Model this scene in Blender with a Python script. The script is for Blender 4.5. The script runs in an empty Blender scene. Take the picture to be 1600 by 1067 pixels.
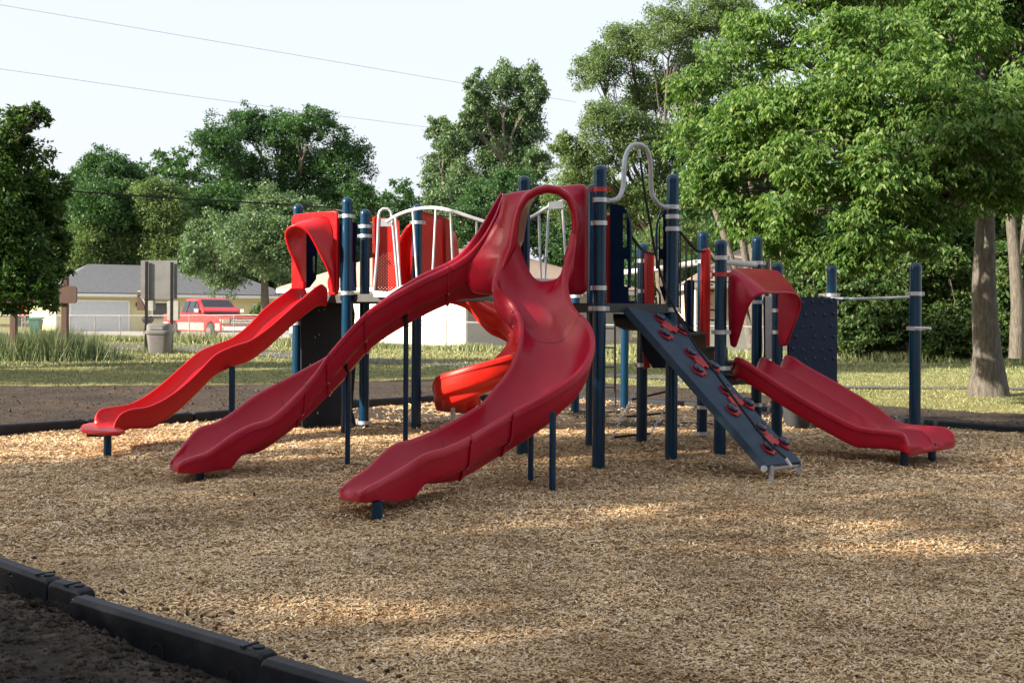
import bpy, math, random
import numpy as np
from mathutils import Vector, Matrix
random.seed(7)
rng = np.random.default_rng(11)
sc = bpy.context.scene
COL = sc.collection
R = math.radians
PI = math.pi

# ---------------------------------------------------------------- camera
F, HZ, EYE, ROLL = 1800.0, 488.0, 1.49, 0.0063
cd = bpy.data.cameras.new("camera")
cam = bpy.data.objects.new("camera", cd)
COL.objects.link(cam)
cd.sensor_width = 36
cd.lens = 36 * F / 1600
cd.shift_y = -(533.5 - HZ) / 1600
cd.clip_start = 0.05
cd.clip_end = 3000
cam.matrix_world = Matrix.Translation((0, 0, EYE)) @ Matrix.Rotation(PI / 2, 4, 'X') @ Matrix.Rotation(ROLL, 4, 'Z')
sc.camera = cam
cd.dof.use_dof = True
cd.dof.focus_distance = 10.5
cd.dof.aperture_fstop = 6.5

# ---------------------------------------------------------------- world and sun
SUN = Vector((-0.91, -0.40, math.tan(R(24)))).normalized()
w = bpy.data.worlds.new("World")
sc.world = w
w.use_nodes = True
nt = w.node_tree
bg = nt.nodes['Background']
sky = nt.nodes.new('ShaderNodeTexSky')
sky.sky_type = 'NISHITA'
sky.sun_disc = False
sky.sun_elevation = R(24)
sky.sun_rotation = math.atan2(SUN.x, SUN.y)
sky.air_density = 1.0
sky.dust_density = 5.0
sky.ozone_density = 1.2
# thin bright high cloud veiling most of the sky
tcw = nt.nodes.new('ShaderNodeTexCoord'); mpw = nt.nodes.new('ShaderNodeMapping'); mpw.inputs['Scale'].default_value = (1.2, 1.2, 5)
nzw = nt.nodes.new('ShaderNodeTexNoise'); nzw.inputs['Scale'].default_value = 1.6; nzw.inputs['Detail'].default_value = 5
rpw = nt.nodes.new('ShaderNodeMapRange'); rpw.inputs['To Min'].default_value = 0.74; rpw.inputs['To Max'].default_value = 0.92
mxw = nt.nodes.new('ShaderNodeMix'); mxw.data_type = 'RGBA'; mxw.inputs[7].default_value = (2.28, 2.36, 2.52, 1)
nt.links.new(tcw.outputs['Generated'], mpw.inputs[0]); nt.links.new(mpw.outputs[0], nzw.inputs['Vector']); nt.links.new(nzw.outputs['Fac'], rpw.inputs['Value'])
nt.links.new(rpw.outputs[0], mxw.inputs[0]); nt.links.new(sky.outputs[0], mxw.inputs[6]); nt.links.new(mxw.outputs[2], bg.inputs[0])
bg.inputs[1].default_value = 0.15
sl = bpy.data.lights.new("sun", 'SUN')
sl.energy = 5.0
sl.angle = R(0.55)
sl.color = (1.0, 0.87, 0.70)
so = bpy.data.objects.new("sun", sl)
COL.objects.link(so)
so.rotation_euler = (-SUN).to_track_quat('-Z', 'Y').to_euler()
sc.view_settings.view_transform = 'Standard'
sc.view_settings.look = 'None'
sc.view_settings.gamma = 1
sc.view_settings.use_curve_mapping = False
sc.view_settings.exposure = 1.5

# ---------------------------------------------------------------- projection helpers (measurements taken from the photo)
CA, SA = math.cos(ROLL), math.sin(ROLL)
def q(px, py):
    a, b = px - 800.0, py - HZ
    return a * CA + b * SA, -a * SA + b * CA
def P(px, py, D):
    x, y = q(px, py)
    return Vector((x * D / F, D, EYE - y * D / F))
def gD(px, py, z=0.0):
    return F * (EYE - z) / q(px, py)[1]
def G(px, py, z=0.0):
    return P(px, py, gD(px, py, z))
def Pz(px, py, z):
    return P(px, py, gD(px, py, z))

# ---------------------------------------------------------------- materials
def nmat(name):
    m = bpy.data.materials.new(name)
    m.use_nodes = True
    return m, m.node_tree, m.node_tree.nodes['Principled BSDF']
def ramp(t, fac, stops):
    r = t.nodes.new('ShaderNodeValToRGB')
    e = r.color_ramp.elements
    while len(e) < len(stops): e.new(0.5)
    for i, (p, c) in enumerate(stops):
        e[i].position = p
        e[i].color = (*c, 1)
    t.links.new(fac, r.inputs[0])
    return r.outputs[0]
def noise(t, scale, detail=4, rough=0.6, coord='Object', mapping=None):
    tc = t.nodes.new('ShaderNodeTexCoord')
    n = t.nodes.new('ShaderNodeTexNoise')
    n.inputs['Scale'].default_value = scale
    n.inputs['Detail'].default_value = detail
    n.inputs['Roughness'].default_value = rough
    src = tc.outputs[coord]
    if mapping:
        mp = t.nodes.new('ShaderNodeMapping')
        mp.inputs['Scale'].default_value = mapping
        t.links.new(src, mp.inputs[0])
        src = mp.outputs[0]
    t.links.new(src, n.inputs['Vector'])
    return n.outputs['Fac']
def bump(t, b, h, strength=0.3, dist=0.02):
    bn = t.nodes.new('ShaderNodeBump')
    bn.inputs['Strength'].default_value = strength
    bn.inputs['Distance'].default_value = dist
    t.links.new(h, bn.inputs['Height'])
    t.links.new(bn.outputs[0], b.inputs['Normal'])
def mixc(t, fac, a, b, mode='MIX'):
    m = t.nodes.new('ShaderNodeMix')
    m.data_type = 'RGBA'
    m.blend_type = mode
    if isinstance(fac, float): m.inputs[0].default_value = fac
    else: t.links.new(fac, m.inputs[0])
    for k, v in ((6, a), (7, b)):
        if isinstance(v, tuple): m.inputs[k].default_value = (*v, 1)
        else: t.links.new(v, m.inputs[k])
    return m.outputs[2]
def simple(name, col, rough=0.5, metal=0.0, var=0.12, nscale=6.0, coat=0.0, bumps=0.0, bscale=60, spec=0.5):
    m, t, b = nmat(name)
    n = noise(t, nscale, 5)
    c2 = tuple(max(0, c * (1 - var * 2)) for c in col)
    c1 = tuple(min(1, c * (1 + var)) for c in col)
    o = ramp(t, n, [(0.3, c2), (0.7, c1)])
    t.links.new(o, b.inputs['Base Color'])
    b.inputs['Metallic'].default_value = metal
    b.inputs['Roughness'].default_value = rough
    b.inputs['Specular IOR Level'].default_value = spec
    if coat:
        b.inputs['Coat Weight'].default_value = coat
        b.inputs['Coat Roughness'].default_value = 0.08
    if bumps: bump(t, b, noise(t, bscale, 4), bumps, 0.01)
    return m
def plastic(name, col, fade, rough=0.34):
    """rotomoulded plastic: scuffs, faint fading, slightly uneven gloss"""
    m, t, b = nmat(name)
    n1 = noise(t, 2.2, 6, 0.65)
    base = ramp(t, n1, [(0.35, col), (0.75, fade)])
    n2 = noise(t, 5, 9, 0.78)
    scuff = ramp(t, n2, [(0.58, (0, 0, 0)), (0.70, (1, 1, 1))])
    dirt = tuple(c * 0.45 + 0.01 for c in col)
    bw = t.nodes.new('ShaderNodeMath'); bw.operation = 'MULTIPLY'; bw.inputs[1].default_value = 0.5
    t.links.new(scuff, bw.inputs[0])
    o = mixc(t, bw.outputs[0], base, dirt)
    t.links.new(o, b.inputs['Base Color'])
    n3 = noise(t, 14, 5, 0.6)
    rr = t.nodes.new('ShaderNodeMapRange')
    rr.inputs['To Min'].default_value = rough - 0.08
    rr.inputs['To Max'].default_value = rough + 0.16
    t.links.new(n3, rr.inputs['Value'])
    t.links.new(rr.outputs[0], b.inputs['Roughness'])
    b.inputs['Specular IOR Level'].default_value = 0.34
    bump(t, b, noise(t, 5, 3), 0.12, 0.02)
    return m
def leafmat(name, cols, trans=0.35, rough=0.5):
    m, t, b = nmat(name)
    g = t.nodes.new('ShaderNodeNewGeometry')
    o = ramp(t, g.outputs['Random Per Island'], [(i / (len(cols) - 1), c) for i, c in enumerate(cols)])
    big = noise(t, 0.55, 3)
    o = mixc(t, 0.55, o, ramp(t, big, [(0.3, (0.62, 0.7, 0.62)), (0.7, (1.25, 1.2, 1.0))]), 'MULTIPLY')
    t.links.new(o, b.inputs['Base Color'])
    b.inputs['Roughness'].default_value = rough
    b.inputs['Specular IOR Level'].default_value = 0.35
    tr = t.nodes.new('ShaderNodeBsdfTranslucent')
    o2 = mixc(t, 1.0, o, (1.25, 1.35, 0.55), 'MULTIPLY')
    t.links.new(o2, tr.inputs[0])
    mx = t.nodes.new('ShaderNodeMixShader')
    mx.inputs[0].default_value = trans
    t.links.new(b.outputs[0], mx.inputs[1])
    t.links.new(tr.outputs[0], mx.inputs[2])
    t.links.new(mx.outputs[0], t.nodes['Material Output'].inputs[0])
    return m
def perforated(name, col, rough, period, rad=0.3):
    """sheet punched with real see-through round holes (object space grid)"""
    m, t, b = nmat(name)
    b.inputs['Base Color'].default_value = (*col, 1)
    b.inputs['Roughness'].default_value = rough
    tc = t.nodes.new('ShaderNodeTexCoord')
    vo = t.nodes.new('ShaderNodeTexVoronoi')
    vo.inputs['Scale'].default_value = 1.0 / period
    vo.inputs['Randomness'].default_value = 0.0
    vo.voronoi_dimensions = '2D'
    t.links.new(tc.outputs['UV'], vo.inputs['Vector'])
    lt = t.nodes.new('ShaderNodeMath'); lt.operation = 'LESS_THAN'; lt.inputs[1].default_value = rad
    t.links.new(vo.outputs['Distance'], lt.inputs[0])
    tp = t.nodes.new('ShaderNodeBsdfTransparent')
    mx = t.nodes.new('ShaderNodeMixShader')
    t.links.new(lt.outputs[0], mx.inputs[0])
    t.links.new(b.outputs[0], mx.inputs[1])
    t.links.new(tp.outputs[0], mx.inputs[2])
    t.links.new(mx.outputs[0], t.nodes['Material Output'].inputs[0])
    return m

M = {}
M['red'] = plastic('slide_red_plastic', (0.35, 0.001, 0.017), (0.37, 0.006, 0.032), 0.30)  # slight fading, with the cool shade on the near slides also in the colour
M['red1'] = plastic('sunlit_red_plastic', (0.44, 0.003, 0.007), (0.46, 0.006, 0.011), 0.30)  # same plastic on the wavy slide, warm sunlight put into its colour
M['redbright'] = plastic('bright_red_plastic', (0.52, 0.010, 0.007), (0.56, 0.022, 0.014))
M['redpaint'] = simple('red_powder_coat', (0.36, 0.010, 0.012), 0.5, var=0.06)
M['redbracket'] = simple('red_bracket_paint', (0.42, 0.03, 0.03), 0.45, var=0.1)
M['redperf'] = perforated('red_perforated_steel', (0.50, 0.010, 0.008), 0.45, 0.032, 0.13)
M['navy'] = simple('navy_powder_coat', (0.002, 0.032, 0.076), 0.25, var=0.12, nscale=3, coat=0.16, spec=0.3)
M['navypanel'] = simple('navy_sheet_plastic', (0.002, 0.011, 0.040), 0.6, spec=0.08, var=0.12, bumps=0.05, bscale=90)
M['darkpanel'] = simple('black_sheet_plastic', (0.005, 0.008, 0.018), 0.55, spec=0.25, var=0.15)
M['grey'] = simple('slate_grey_coating', (0.030, 0.052, 0.085), 0.6, spec=0.2, var=0.1, bumps=0.25, bscale=150)
M['deckperf'] = perforated('dark_grey_perforated_deck', (0.035, 0.04, 0.045), 0.6, 0.022, 0.26)
M['deck'] = simple('dark_grey_deck_coating', (0.035, 0.04, 0.045), 0.6)
M['silver'] = simple('cast_aluminium', (0.55, 0.56, 0.58), 0.42, 0.55, var=0.1)
M['galv'] = simple('grey_painted_tube', (0.42, 0.45, 0.50), 0.38, 0.2, var=0.06)
M['white'] = simple('light_grey_powder_coat', (0.60, 0.60, 0.62), 0.35, 0.0, var=0.05)
M['black'] = simple('black_rubber', (0.008, 0.009, 0.012), 0.6, var=0.1, spec=0.2)
M['seam'] = simple('dark_joint_gap', (0.07, 0.002, 0.006), 0.6)
M['hold'] = simple('navy_hold_plastic', (0.004, 0.012, 0.045), 0.25, var=0.1)
M['chain'] = simple('galvanised_chain', (0.4, 0.4, 0.42), 0.45, 0.6)

# ---------------------------------------------------------------- mesh builders
WL = {}   # world location of every object made here
def setp(o, label=None, cat=None, group=None, kind=None):
    if label: o['label'] = label
    if cat: o['category'] = cat
    if group: o['group'] = group
    if kind: o['kind'] = kind
    return o
def link_world(o, loc, parent):
    COL.objects.link(o)
    WL[o.name] = Vector(loc)
    if parent:
        o.parent = parent
        o.location = Vector(loc) - WL[parent.name]
    else:
        o.location = loc
def empty(name, loc=(0, 0, 0), parent=None, **k):
    o = bpy.data.objects.new(name, None)
    o.empty_display_size = 0.2
    link_world(o, loc, parent)
    return setp(o, **k)
def npmesh(name, V, Fq, mat, smooth=False, uv=None):
    """V (n,3) array, Fq (m,k) array of same-size faces"""
    me = bpy.data.meshes.new(name)
    V = np.ascontiguousarray(V, dtype=np.float32)
    Fq = np.ascontiguousarray(Fq, dtype=np.int32)
    m, k = Fq.shape
    me.vertices.add(len(V)); me.vertices.foreach_set('co', V.ravel())
    me.loops.add(m * k); me.loops.foreach_set('vertex_index', Fq.ravel())
    me.polygons.add(m)
    me.polygons.foreach_set('loop_start', np.arange(0, m * k, k, dtype=np.int32))
    me.update(calc_edges=True)
    if smooth: me.polygons.foreach_set('use_smooth', np.ones(m, dtype=bool))
    if mat: me.materials.append(mat)
    return me
def npobj(name, V, Fq, mat, parent=None, smooth=False, origin=None, **k):
    V = np.asarray(V, dtype=np.float64)
    if origin is None:
        lo, hi = V.min(0), V.max(0)
        origin = ((lo[0] + hi[0]) / 2, (lo[1] + hi[1]) / 2, lo[2])
    me = npmesh(name, V - np.array(origin), Fq, mat, smooth)
    o = bpy.data.objects.new(name, me)
    link_world(o, origin, parent)
    return setp(o, **k)
class MB:
    def __init__(s):
        s.v = []; s.f = []; s.uv = {}
    def add(s, vs, fs):
        b = len(s.v)
        s.v += [Vector(p) for p in vs]
        s.f += [tuple(b + i for i in f) for f in fs]
    def quad(s, a, b, c, d): s.add([a, b, c, d], [(0, 1, 2, 3)])
    def box(s, c, size, rz=0.0, rot=None):
        x, y, z = (d / 2 for d in size)
        m = rot if rot is not None else Matrix.Rotation(rz, 3, 'Z')
        vs = [Vector(c) + m @ Vector(p) for p in ((-x,-y,-z),(x,-y,-z),(x,y,-z),(-x,y,-z),(-x,-y,z),(x,-y,z),(x,y,z),(-x,y,z))]
        s.add(vs, [(3,2,1,0),(4,5,6,7),(0,1,5,4),(1,2,6,5),(2,3,7,6),(3,0,4,7)])
        return s
    def bar(s, a, b, wd, th, up=(0, 0, 1)):
        a, b = Vector(a), Vector(b)
        d = (b - a).normalized(); u = Vector(up)
        sd = d.cross(u)
        if sd.length < 1e-4: sd = d.cross(Vector((1, 0, 0)))
        sd.normalize(); u = sd.cross(d).normalized()
        vs = []
        for p in (a, b):
            for i, j in ((-1,-1),(1,-1),(1,1),(-1,1)):
                vs.append(p + sd * (i * wd / 2) + u * (j * th / 2))
        s.add(vs, [(3,2,1,0),(4,5,6,7),(0,1,5,4),(1,2,6,5),(2,3,7,6),(3,0,4,7)])
        return s
    def tube(s, pts, r, n=12, cap=True, closed=False):
        pts = [Vector(p) for p in pts]
        rs = r if isinstance(r, (list, tuple)) else [r] * len(pts)
        N = len(pts); rings = []
        t0 = (pts[1] - pts[0]).normalized()
        u = t0.cross(Vector((0, 0, 1)))
        if u.length < 1e-3: u = t0.cross(Vector((0, 1, 0)))
        u.normalize()
        for i, p in enumerate(pts):
            t = (pts[min(i+1, N-1)] - pts[max(i-1, 0)])
            if closed: t = pts[(i+1) % N] - pts[i-1]
            t.normalize()
            u = (u - t * u.dot(t)).normalized(); v = t.cross(u)
            rings.append([p + (u * math.cos(a) + v * math.sin(a)) * rs[i] for a in (2*PI*k/n for k in range(n))])
        b = len(s.v)
        for rg in rings: s.v += rg
        for i in range(N if closed else N - 1):
            i2 = (i + 1) % N
            for k in range(n):
                k2 = (k + 1) % n
                s.f.append((b+i*n+k, b+i*n+k2, b+i2*n+k2, b+i2*n+k))
        if cap and not closed:
            s.f.append(tuple(b + k for k in range(n))[::-1])
            s.f.append(tuple(b + (N-1)*n + k for k in range(n)))
        return s
    def lathe(s, c, prof, n=20, axis=None):
        """prof: list of (radius, height)"""
        c = Vector(c); m = axis or Matrix.Identity(3)
        b = len(s.v)
        for r, h in prof:
            for k in range(n):
                a = 2*PI*k/n
                s.v.append(c + m @ Vector((r*math.cos(a), r*math.sin(a), h)))
        for i in range(len(prof)-1):
            for k in range(n):
                k2 = (k+1) % n
                s.f.append((b+i*n+k, b+i*n+k2, b+(i+1)*n+k2, b+(i+1)*n+k))
        s.f.append(tuple(b+k for k in range(n))[::-1])
        s.f.append(tuple(b+(len(prof)-1)*n+k for k in range(n)))
        return s
    def loft(s, rows, closed=False, capends=False):
        n = len(rows[0]); b = len(s.v)
        for r in rows: s.v += [Vector(p) for p in r]
        for i in range(len(rows)-1):
            for k in range(n if closed else n-1):
                k2 = (k+1) % n
                s.f.append((b+i*n+k, b+i*n+k2, b+(i+1)*n+k2, b+(i+1)*n+k))
        if capends:
            s.f.append(tuple(b+k for k in range(n))[::-1])
            s.f.append(tuple(b+(len(rows)-1)*n+k for k in range(n)))
        return s
    def slab(s, poly, nrm, th):
        """polygon given as world points, thickened by th along nrm"""
        nrm = Vector(nrm).normalized(); n = len(poly)
        a = [Vector(p) + nrm * th / 2 for p in poly]; c = [Vector(p) - nrm * th / 2 for p in poly]
        b = len(s.v); s.v += a + c
        s.f.append(tuple(range(b, b+n))); s.f.append(tuple(range(b+2*n-1, b+n-1, -1)))
        for k in range(n):
            k2 = (k+1) % n
            s.f.append((b+k2, b+k, b+n+k, b+n+k2))
        return s
    def build(s, name, mat, parent=None, smooth=False, bevel=0.0, loc=None, angle=40, subsurf=0, **k):
        if loc is None:
            xs = [p.x for p in s.v]; ys = [p.y for p in s.v]; zs = [p.z for p in s.v]
            loc = Vector(((min(xs)+max(xs))/2, (min(ys)+max(ys))/2, min(zs)))
        loc = Vector(loc)
        me = bpy.data.meshes.new(name)
        me.from_pydata([p - loc for p in s.v], [], s.f)
        me.materials.append(mat)
        bm = __import__('bmesh').new(); bm.from_mesh(me)
        __import__('bmesh').ops.recalc_face_normals(bm, faces=bm.faces)
        bm.to_mesh(me); bm.free()
        if smooth:
            me.polygons.foreach_set('use_smooth', [True]*len(me.polygons))
        o = bpy.data.objects.new(name, me)
        link_world(o, loc, parent)
        if smooth and angle < 180:
            me.set_sharp_from_angle(angle=R(angle))
        if bevel:
            b = o.modifiers.new('bevel', 'BEVEL'); b.width = bevel; b.segments = 2; b.limit_method = 'ANGLE'; b.angle_limit = R(40)
        if subsurf:
            d = o.modifiers.new('sub', 'SUBSURF'); d.levels = subsurf; d.render_levels = subsurf
        return setp(o, **k)
def copy_tree(o, parent=None, loc=None):
    c = o.copy(); COL.objects.link(c)
    if parent: c.parent = parent
    if loc is not None: c.location = loc
    for ch in list(o.children): copy_tree(ch, c)
    return c
def catmull(pts, n):
    """arc-even resampling of tuples of floats"""
    A = np.array(pts, dtype=float); k = len(A)
    T = np.concatenate([[0], np.cumsum(np.linalg.norm(np.diff(A, axis=0), axis=1))])
    out = []
    for t in np.linspace(0, T[-1], n):
        i = min(max(np.searchsorted(T, t, side='right') - 1, 0), k - 2)
        p1, p2 = A[i], A[i+1]; h = T[i+1] - T[i] + 1e-9; s = (t - T[i]) / h
        m1 = (p2 - A[max(i-1, 0)]) / (T[i+1] - T[max(i-1, 0)] + 1e-9) * h
        m2 = (A[min(i+2, k-1)] - p1) / (T[min(i+2, k-1)] - T[i] + 1e-9) * h
        out.append((2*s**3-3*s**2+1)*p1 + (s**3-2*s**2+s)*m1 + (-2*s**3+3*s**2)*p2 + (s**3-s**2)*m2)
    return np.array(out)
def smooth_path(pts, n=40): return [Vector(p) for p in catmull([tuple(p) for p in pts], n)]
# ================================================================ GROUND
def _h(i, j, seed):
    n = (i * 374761393 + j * 668265263 + seed * 974711) & 0x7fffffff
    n = ((n ^ (n >> 13)) * 1274126177) & 0x7fffffff
    return ((n ^ (n >> 16)) & 0xffff) / 65535.0
def vnoise(x, y, seed=0):
    x = np.asarray(x, float); y = np.asarray(y, float)
    i = np.floor(x).astype(np.int64); j = np.floor(y).astype(np.int64)
    u = x - i; v = y - j; u = u*u*(3-2*u); v = v*v*(3-2*v)
    return ((_h(i,j,seed)*(1-u)+_h(i+1,j,seed)*u)*(1-v) + (_h(i,j+1,seed)*(1-u)+_h(i+1,j+1,seed)*u)*v) * 2 - 1
def fbm(x, y, s, oc=4, seed=0):
    t = 0; a = 1.0
    for k in range(oc):
        t = t + a * vnoise(np.asarray(x)*s*2**k, np.asarray(y)*s*2**k, seed+k*17); a *= 0.5
    return t / 1.9
def sstep(a, b, x):
    t = np.clip((np.asarray(x, float)-a)/(b-a), 0, 1); return t*t*(3-2*t)
EA = Pz(123, 929, 0.05); EB = Pz(425, 1015, 0.05)
ED = (EB - EA).normalized(); EN = Vector((-ED.y, ED.x, 0))      # EN points towards the play area
if EN.y < 0: EN = -EN
def side(X, Y):      # >0 inside the chips, <0 out on the dark soil at the front left
    return (np.asarray(X)-EA.x)*EN.x + (np.asarray(Y)-EA.y)*EN.y
def gz(X, Y):
    """height of lawn and soil"""
    X = np.asarray(X, float); Y = np.asarray(Y, float)
    z = 0.0*Y + 0.012*fbm(X, Y, 0.8, 3, 3)
    s = side(X, Y)
    t = (X-EA.x)*ED.x + (Y-EA.y)*ED.y
    near = (1-sstep(-0.25, 0.0, s)) * (1-sstep(12, 15, Y))
    z = z + near*(0.045 - 0.14*sstep(-0.1, 1.5, t) + 0.030*fbm(X, Y, 1.6, 3, 9)) + (1-sstep(22, 24, Y))*0.018*fbm(X, Y, 5, 3, 5)
    z = z - (1-near)*(1-sstep(14, 15.5, Y))*0.13*(X > -9)*(1-sstep(8, 8.2, Y)*0) 
    return z
def Gg(px, py):
    D = gD(px, py)
    for _ in range(12): 
        X = q(px, py)[0]*D/F
        D = gD(px, py, 0.0)
    return P(px, py, D)
def zl(y): return 0.0
BACK = [Pz(x, y, 0.0) for x, y in ((-190,690),(-60,683),(300,658),(560,636),(677,629),(900,622),(1060,633),(1200,643),(1400,660),(1660,680))]
T0a = Pz(-80, 845, .05); T0b = Pz(86, 902, .05)
poly = [(p.x, p.y) for p in BACK] + [(12, 12.5), (12, -2), (EB.x+ED.x*8, EB.y+ED.y*8), (EA.x, EA.y), (T0b.x, T0b.y), (T0a.x+(T0a.x-T0b.x)*4, T0a.y+(T0a.y-T0b.y)*4)]
def inpoly(X, Y, pl):
    c = np.zeros(np.shape(X), bool); n = len(pl)
    for i in range(n):
        x1, y1 = pl[i]; x2, y2 = pl[(i+1) % n]
        if y1 == y2: continue
        cond = ((y1 > Y) != (y2 > Y)) & (X < (x2-x1)*(Y-y1)/(y2-y1)+x1)
        c ^= cond
    return c
SE = [Gg(x, y) for x, y in ((-250,606),(0,603),(200,602),(440,600),(680,592),(950,598),(1200,616),(1330,630),(1500,642),(1700,652))]
SEx = [p.x for p in SE]; SEy = [p.y for p in SE]
def soil_edge(X): return np.interp(X, [-26]+SEx+[26], [SEy[0]]+SEy+[SEy[-1]])
def grid(x0, x1, y0, y1, st):
    xs = np.arange(x0, x1+st/2, st); ys = np.arange(y0, y1+st/2, st)
    X, Y = np.meshgrid(xs, ys); n, m = len(xs), len(ys)
    i = np.arange(m-1)[:, None]*n + np.arange(n-1)[None]
    return X.ravel(), Y.ravel(), np.stack([i, i+1, i+n+1, i+n], -1).reshape(-1, 4)
def compact(V, Fq):
    u, inv = np.unique(Fq, return_inverse=True)
    return V[u], inv.reshape(Fq.shape)

# materials of the ground
def groundmat(name, stops, scale, bstr, bscale, big=None, stretch=None):
    m, t, b = nmat(name)
    n = noise(t, scale, 8, 0.75, mapping=stretch)
    o = ramp(t, n, stops)
    if big:
        n2 = noise(t, big[0], 4, 0.6)
        o = mixc(t, 1.0, o, ramp(t, n2, [(0.35, big[1]), (0.65, big[2])]), 'MULTIPLY')
    t.links.new(o, b.inputs['Base Color'])
    b.inputs['Roughness'].default_value = 0.95
    b.inputs['Specular IOR Level'].default_value = 0.15
    bump(t, b, noise(t, bscale, 6, 0.7, mapping=stretch), bstr, 0.03)
    return m
M['soil'] = groundmat('dark_soil', [(0.3, (0.026,0.022,0.019)), (0.5, (0.056,0.047,0.039)), (0.72, (0.15,0.118,0.090))], 14, 0.8, 30, (0.9, (0.7,0.7,0.75), (1.25,1.15,1.05)))
M['lawn'] = groundmat('dry_lawn', [(0.30, (0.10,0.11,0.04)), (0.5, (0.21,0.195,0.085)), (0.7, (0.38,0.33,0.17))], 3.2, 0.5, 40, (0.35, (0.72,0.82,0.7), (1.2,1.12,1.05)), (1, 1, 1))
M['asphalt'] = groundmat('old_asphalt', [(0.3, (0.085,0.08,0.08)), (0.7, (0.15,0.14,0.135))], 20, 0.3, 60)
M['concrete'] = groundmat('concrete', [(0.3, (0.30,0.28,0.25)), (0.7, (0.42,0.40,0.36))], 6, 0.2, 40)
M['chipbase'] = groundmat('packed_wood_chips', [(0.25, (0.12,0.07,0.035)), (0.42, (0.38,0.25,0.14)), (0.60, (0.54,0.39,0.235)), (0.8, (0.68,0.54,0.37))], 42, 1.0, 70, (0.5, (0.70,0.66,0.62), (1.15,1.12,1.05)))
m, t, b = nmat('wood_chip')
g_ = t.nodes.new('ShaderNodeNewGeometry')
cc = ramp(t, g_.outputs['Random Per Island'], [(0.0, (0.24,0.145,0.07)), (0.07, (0.44,0.29,0.15)), (0.36, (0.58,0.415,0.235)), (0.75, (0.69,0.53,0.34)), (1.0, (0.82,0.73,0.58))])
cc = mixc(t, 1.0, cc, ramp(t, noise(t, 0.7, 6, .65), [(0.36, (0.66,0.60,0.54)), (0.52, (1.0,.98,.94)), (0.68, (1.15,1.12,1.06))]), 'MULTIPLY')
t.links.new(cc, b.inputs['Base Color']); b.inputs['Roughness'].default_value = 0.85; b.inputs['Specular IOR Level'].default_value = 0.2
M['chip'] = m
m, t, b = nmat('grass_blade')
g_ = t.nodes.new('ShaderNodeNewGeometry')
cc = ramp(t, g_.outputs['Random Per Island'], [(0.0, (0.07,0.105,0.035)), (0.55, (0.165,0.20,0.075)), (1.0, (0.38,0.36,0.19))])
t.links.new(cc, b.inputs['Base Color']); b.inputs['Roughness'].default_value = 0.7
M['blade'] = m
m, t, b = nmat('tall_grass_blade')
g_ = t.nodes.new('ShaderNodeNewGeometry')
cc = ramp(t, g_.outputs['Random Per Island'], [(0.0, (0.035,0.075,0.02)), (0.6, (0.09,0.15,0.045)), (1.0, (0.26,0.26,0.13))])
t.links.new(cc, b.inputs['Base Color']); b.inputs['Roughness'].default_value = 0.6
M['tallblade'] = m

# lawn + soil from one height field, split along a ragged edge
X, Y, Q = grid(-30, 30, 0.5, 30, 0.12)
cx = X[Q].mean(1); cy = Y[Q].mean(1)
edge = soil_edge(cx) + 0.35*fbm(cx, cy, 0.9, 4, 31) + 0.18*fbm(cx, cy, 5, 2, 41)
is_soil = cy < edge
Z = gz(X, Y)
V = np.stack([X, Y, Z], 1)
v_, f_ = compact(V, Q[is_soil]); npobj('soil', v_, f_, M['soil'], smooth=True, kind='structure')
v_, f_ = compact(V, Q[~is_soil]); npobj('lawn', v_, f_, M['lawn'], smooth=True, kind='structure')
mb = MB()
for x0, x1, y0, y1 in ((-900, 900, 30, 1500), (-900, -30, -200, 30), (30, 900, -200, 30), (-30, 30, -200, 0.5)):
    z0 = -0.02
    za = zl(30) if y0 >= 30 else z0
    if y0 >= 30:
        mb.loft([[(x0, 30, zl(30)), (x1, 30, zl(30))], [(x0, 33, 0), (x1, 33, 0)], [(x0, y1, 0), (x1, y1, 0)]])
    else: mb.quad((x0,y0,z0),(x1,y0,z0),(x1,y1,z0),(x0,y1,z0))
mb.build('field', M['lawn'], kind='structure', loc=(0,0,0))

# chips
X, Y, Q = grid(-11, 12, 1.0, 21.5, 0.07)
cx = X[Q].mean(1); cy = Y[Q].mean(1)
k = inpoly(cx, cy, poly)
def chz(X, Y):
    X = np.asarray(X); Y = np.asarray(Y)
    z = 0.028*fbm(X, Y, 1.1, 3, 71) + 0.012*fbm(X, Y, 6, 3, 77) - 0.015
    for x, y, h, r in ((-3.1,10.1,-.05,.55),(-1.35,8.1,-.05,.6),(4.4,11.3,-.05,.6),(-4.5,12.0,-.04,.5),(2.5,10.0,-.04,.5),(-2.0,9.6,.04,.7),(1.9,11.2,.05,.5),(2.8,11.9,.06,.4),(-.3,9.2,.045,.5),(3.2,9.6,.03,.9)):
        z = z + h*np.exp(-((X-x)**2+(Y-y)**2)/(2*(r*.6)**2))
    return z
v_, f_ = compact(np.stack([X, Y, chz(X, Y)+0.006], 1), Q[k])
npobj('chip_ground', v_, f_, M['chipbase'], smooth=True, kind='structure')
def scatter_view(n, d0, d1, margin=0.06):
    D = np.sqrt(rng.uniform(d0*d0, d1*d1, n)); s = rng.uniform(-0.4444-margin, 0.4444+margin, n)
    return s*D, D
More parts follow.
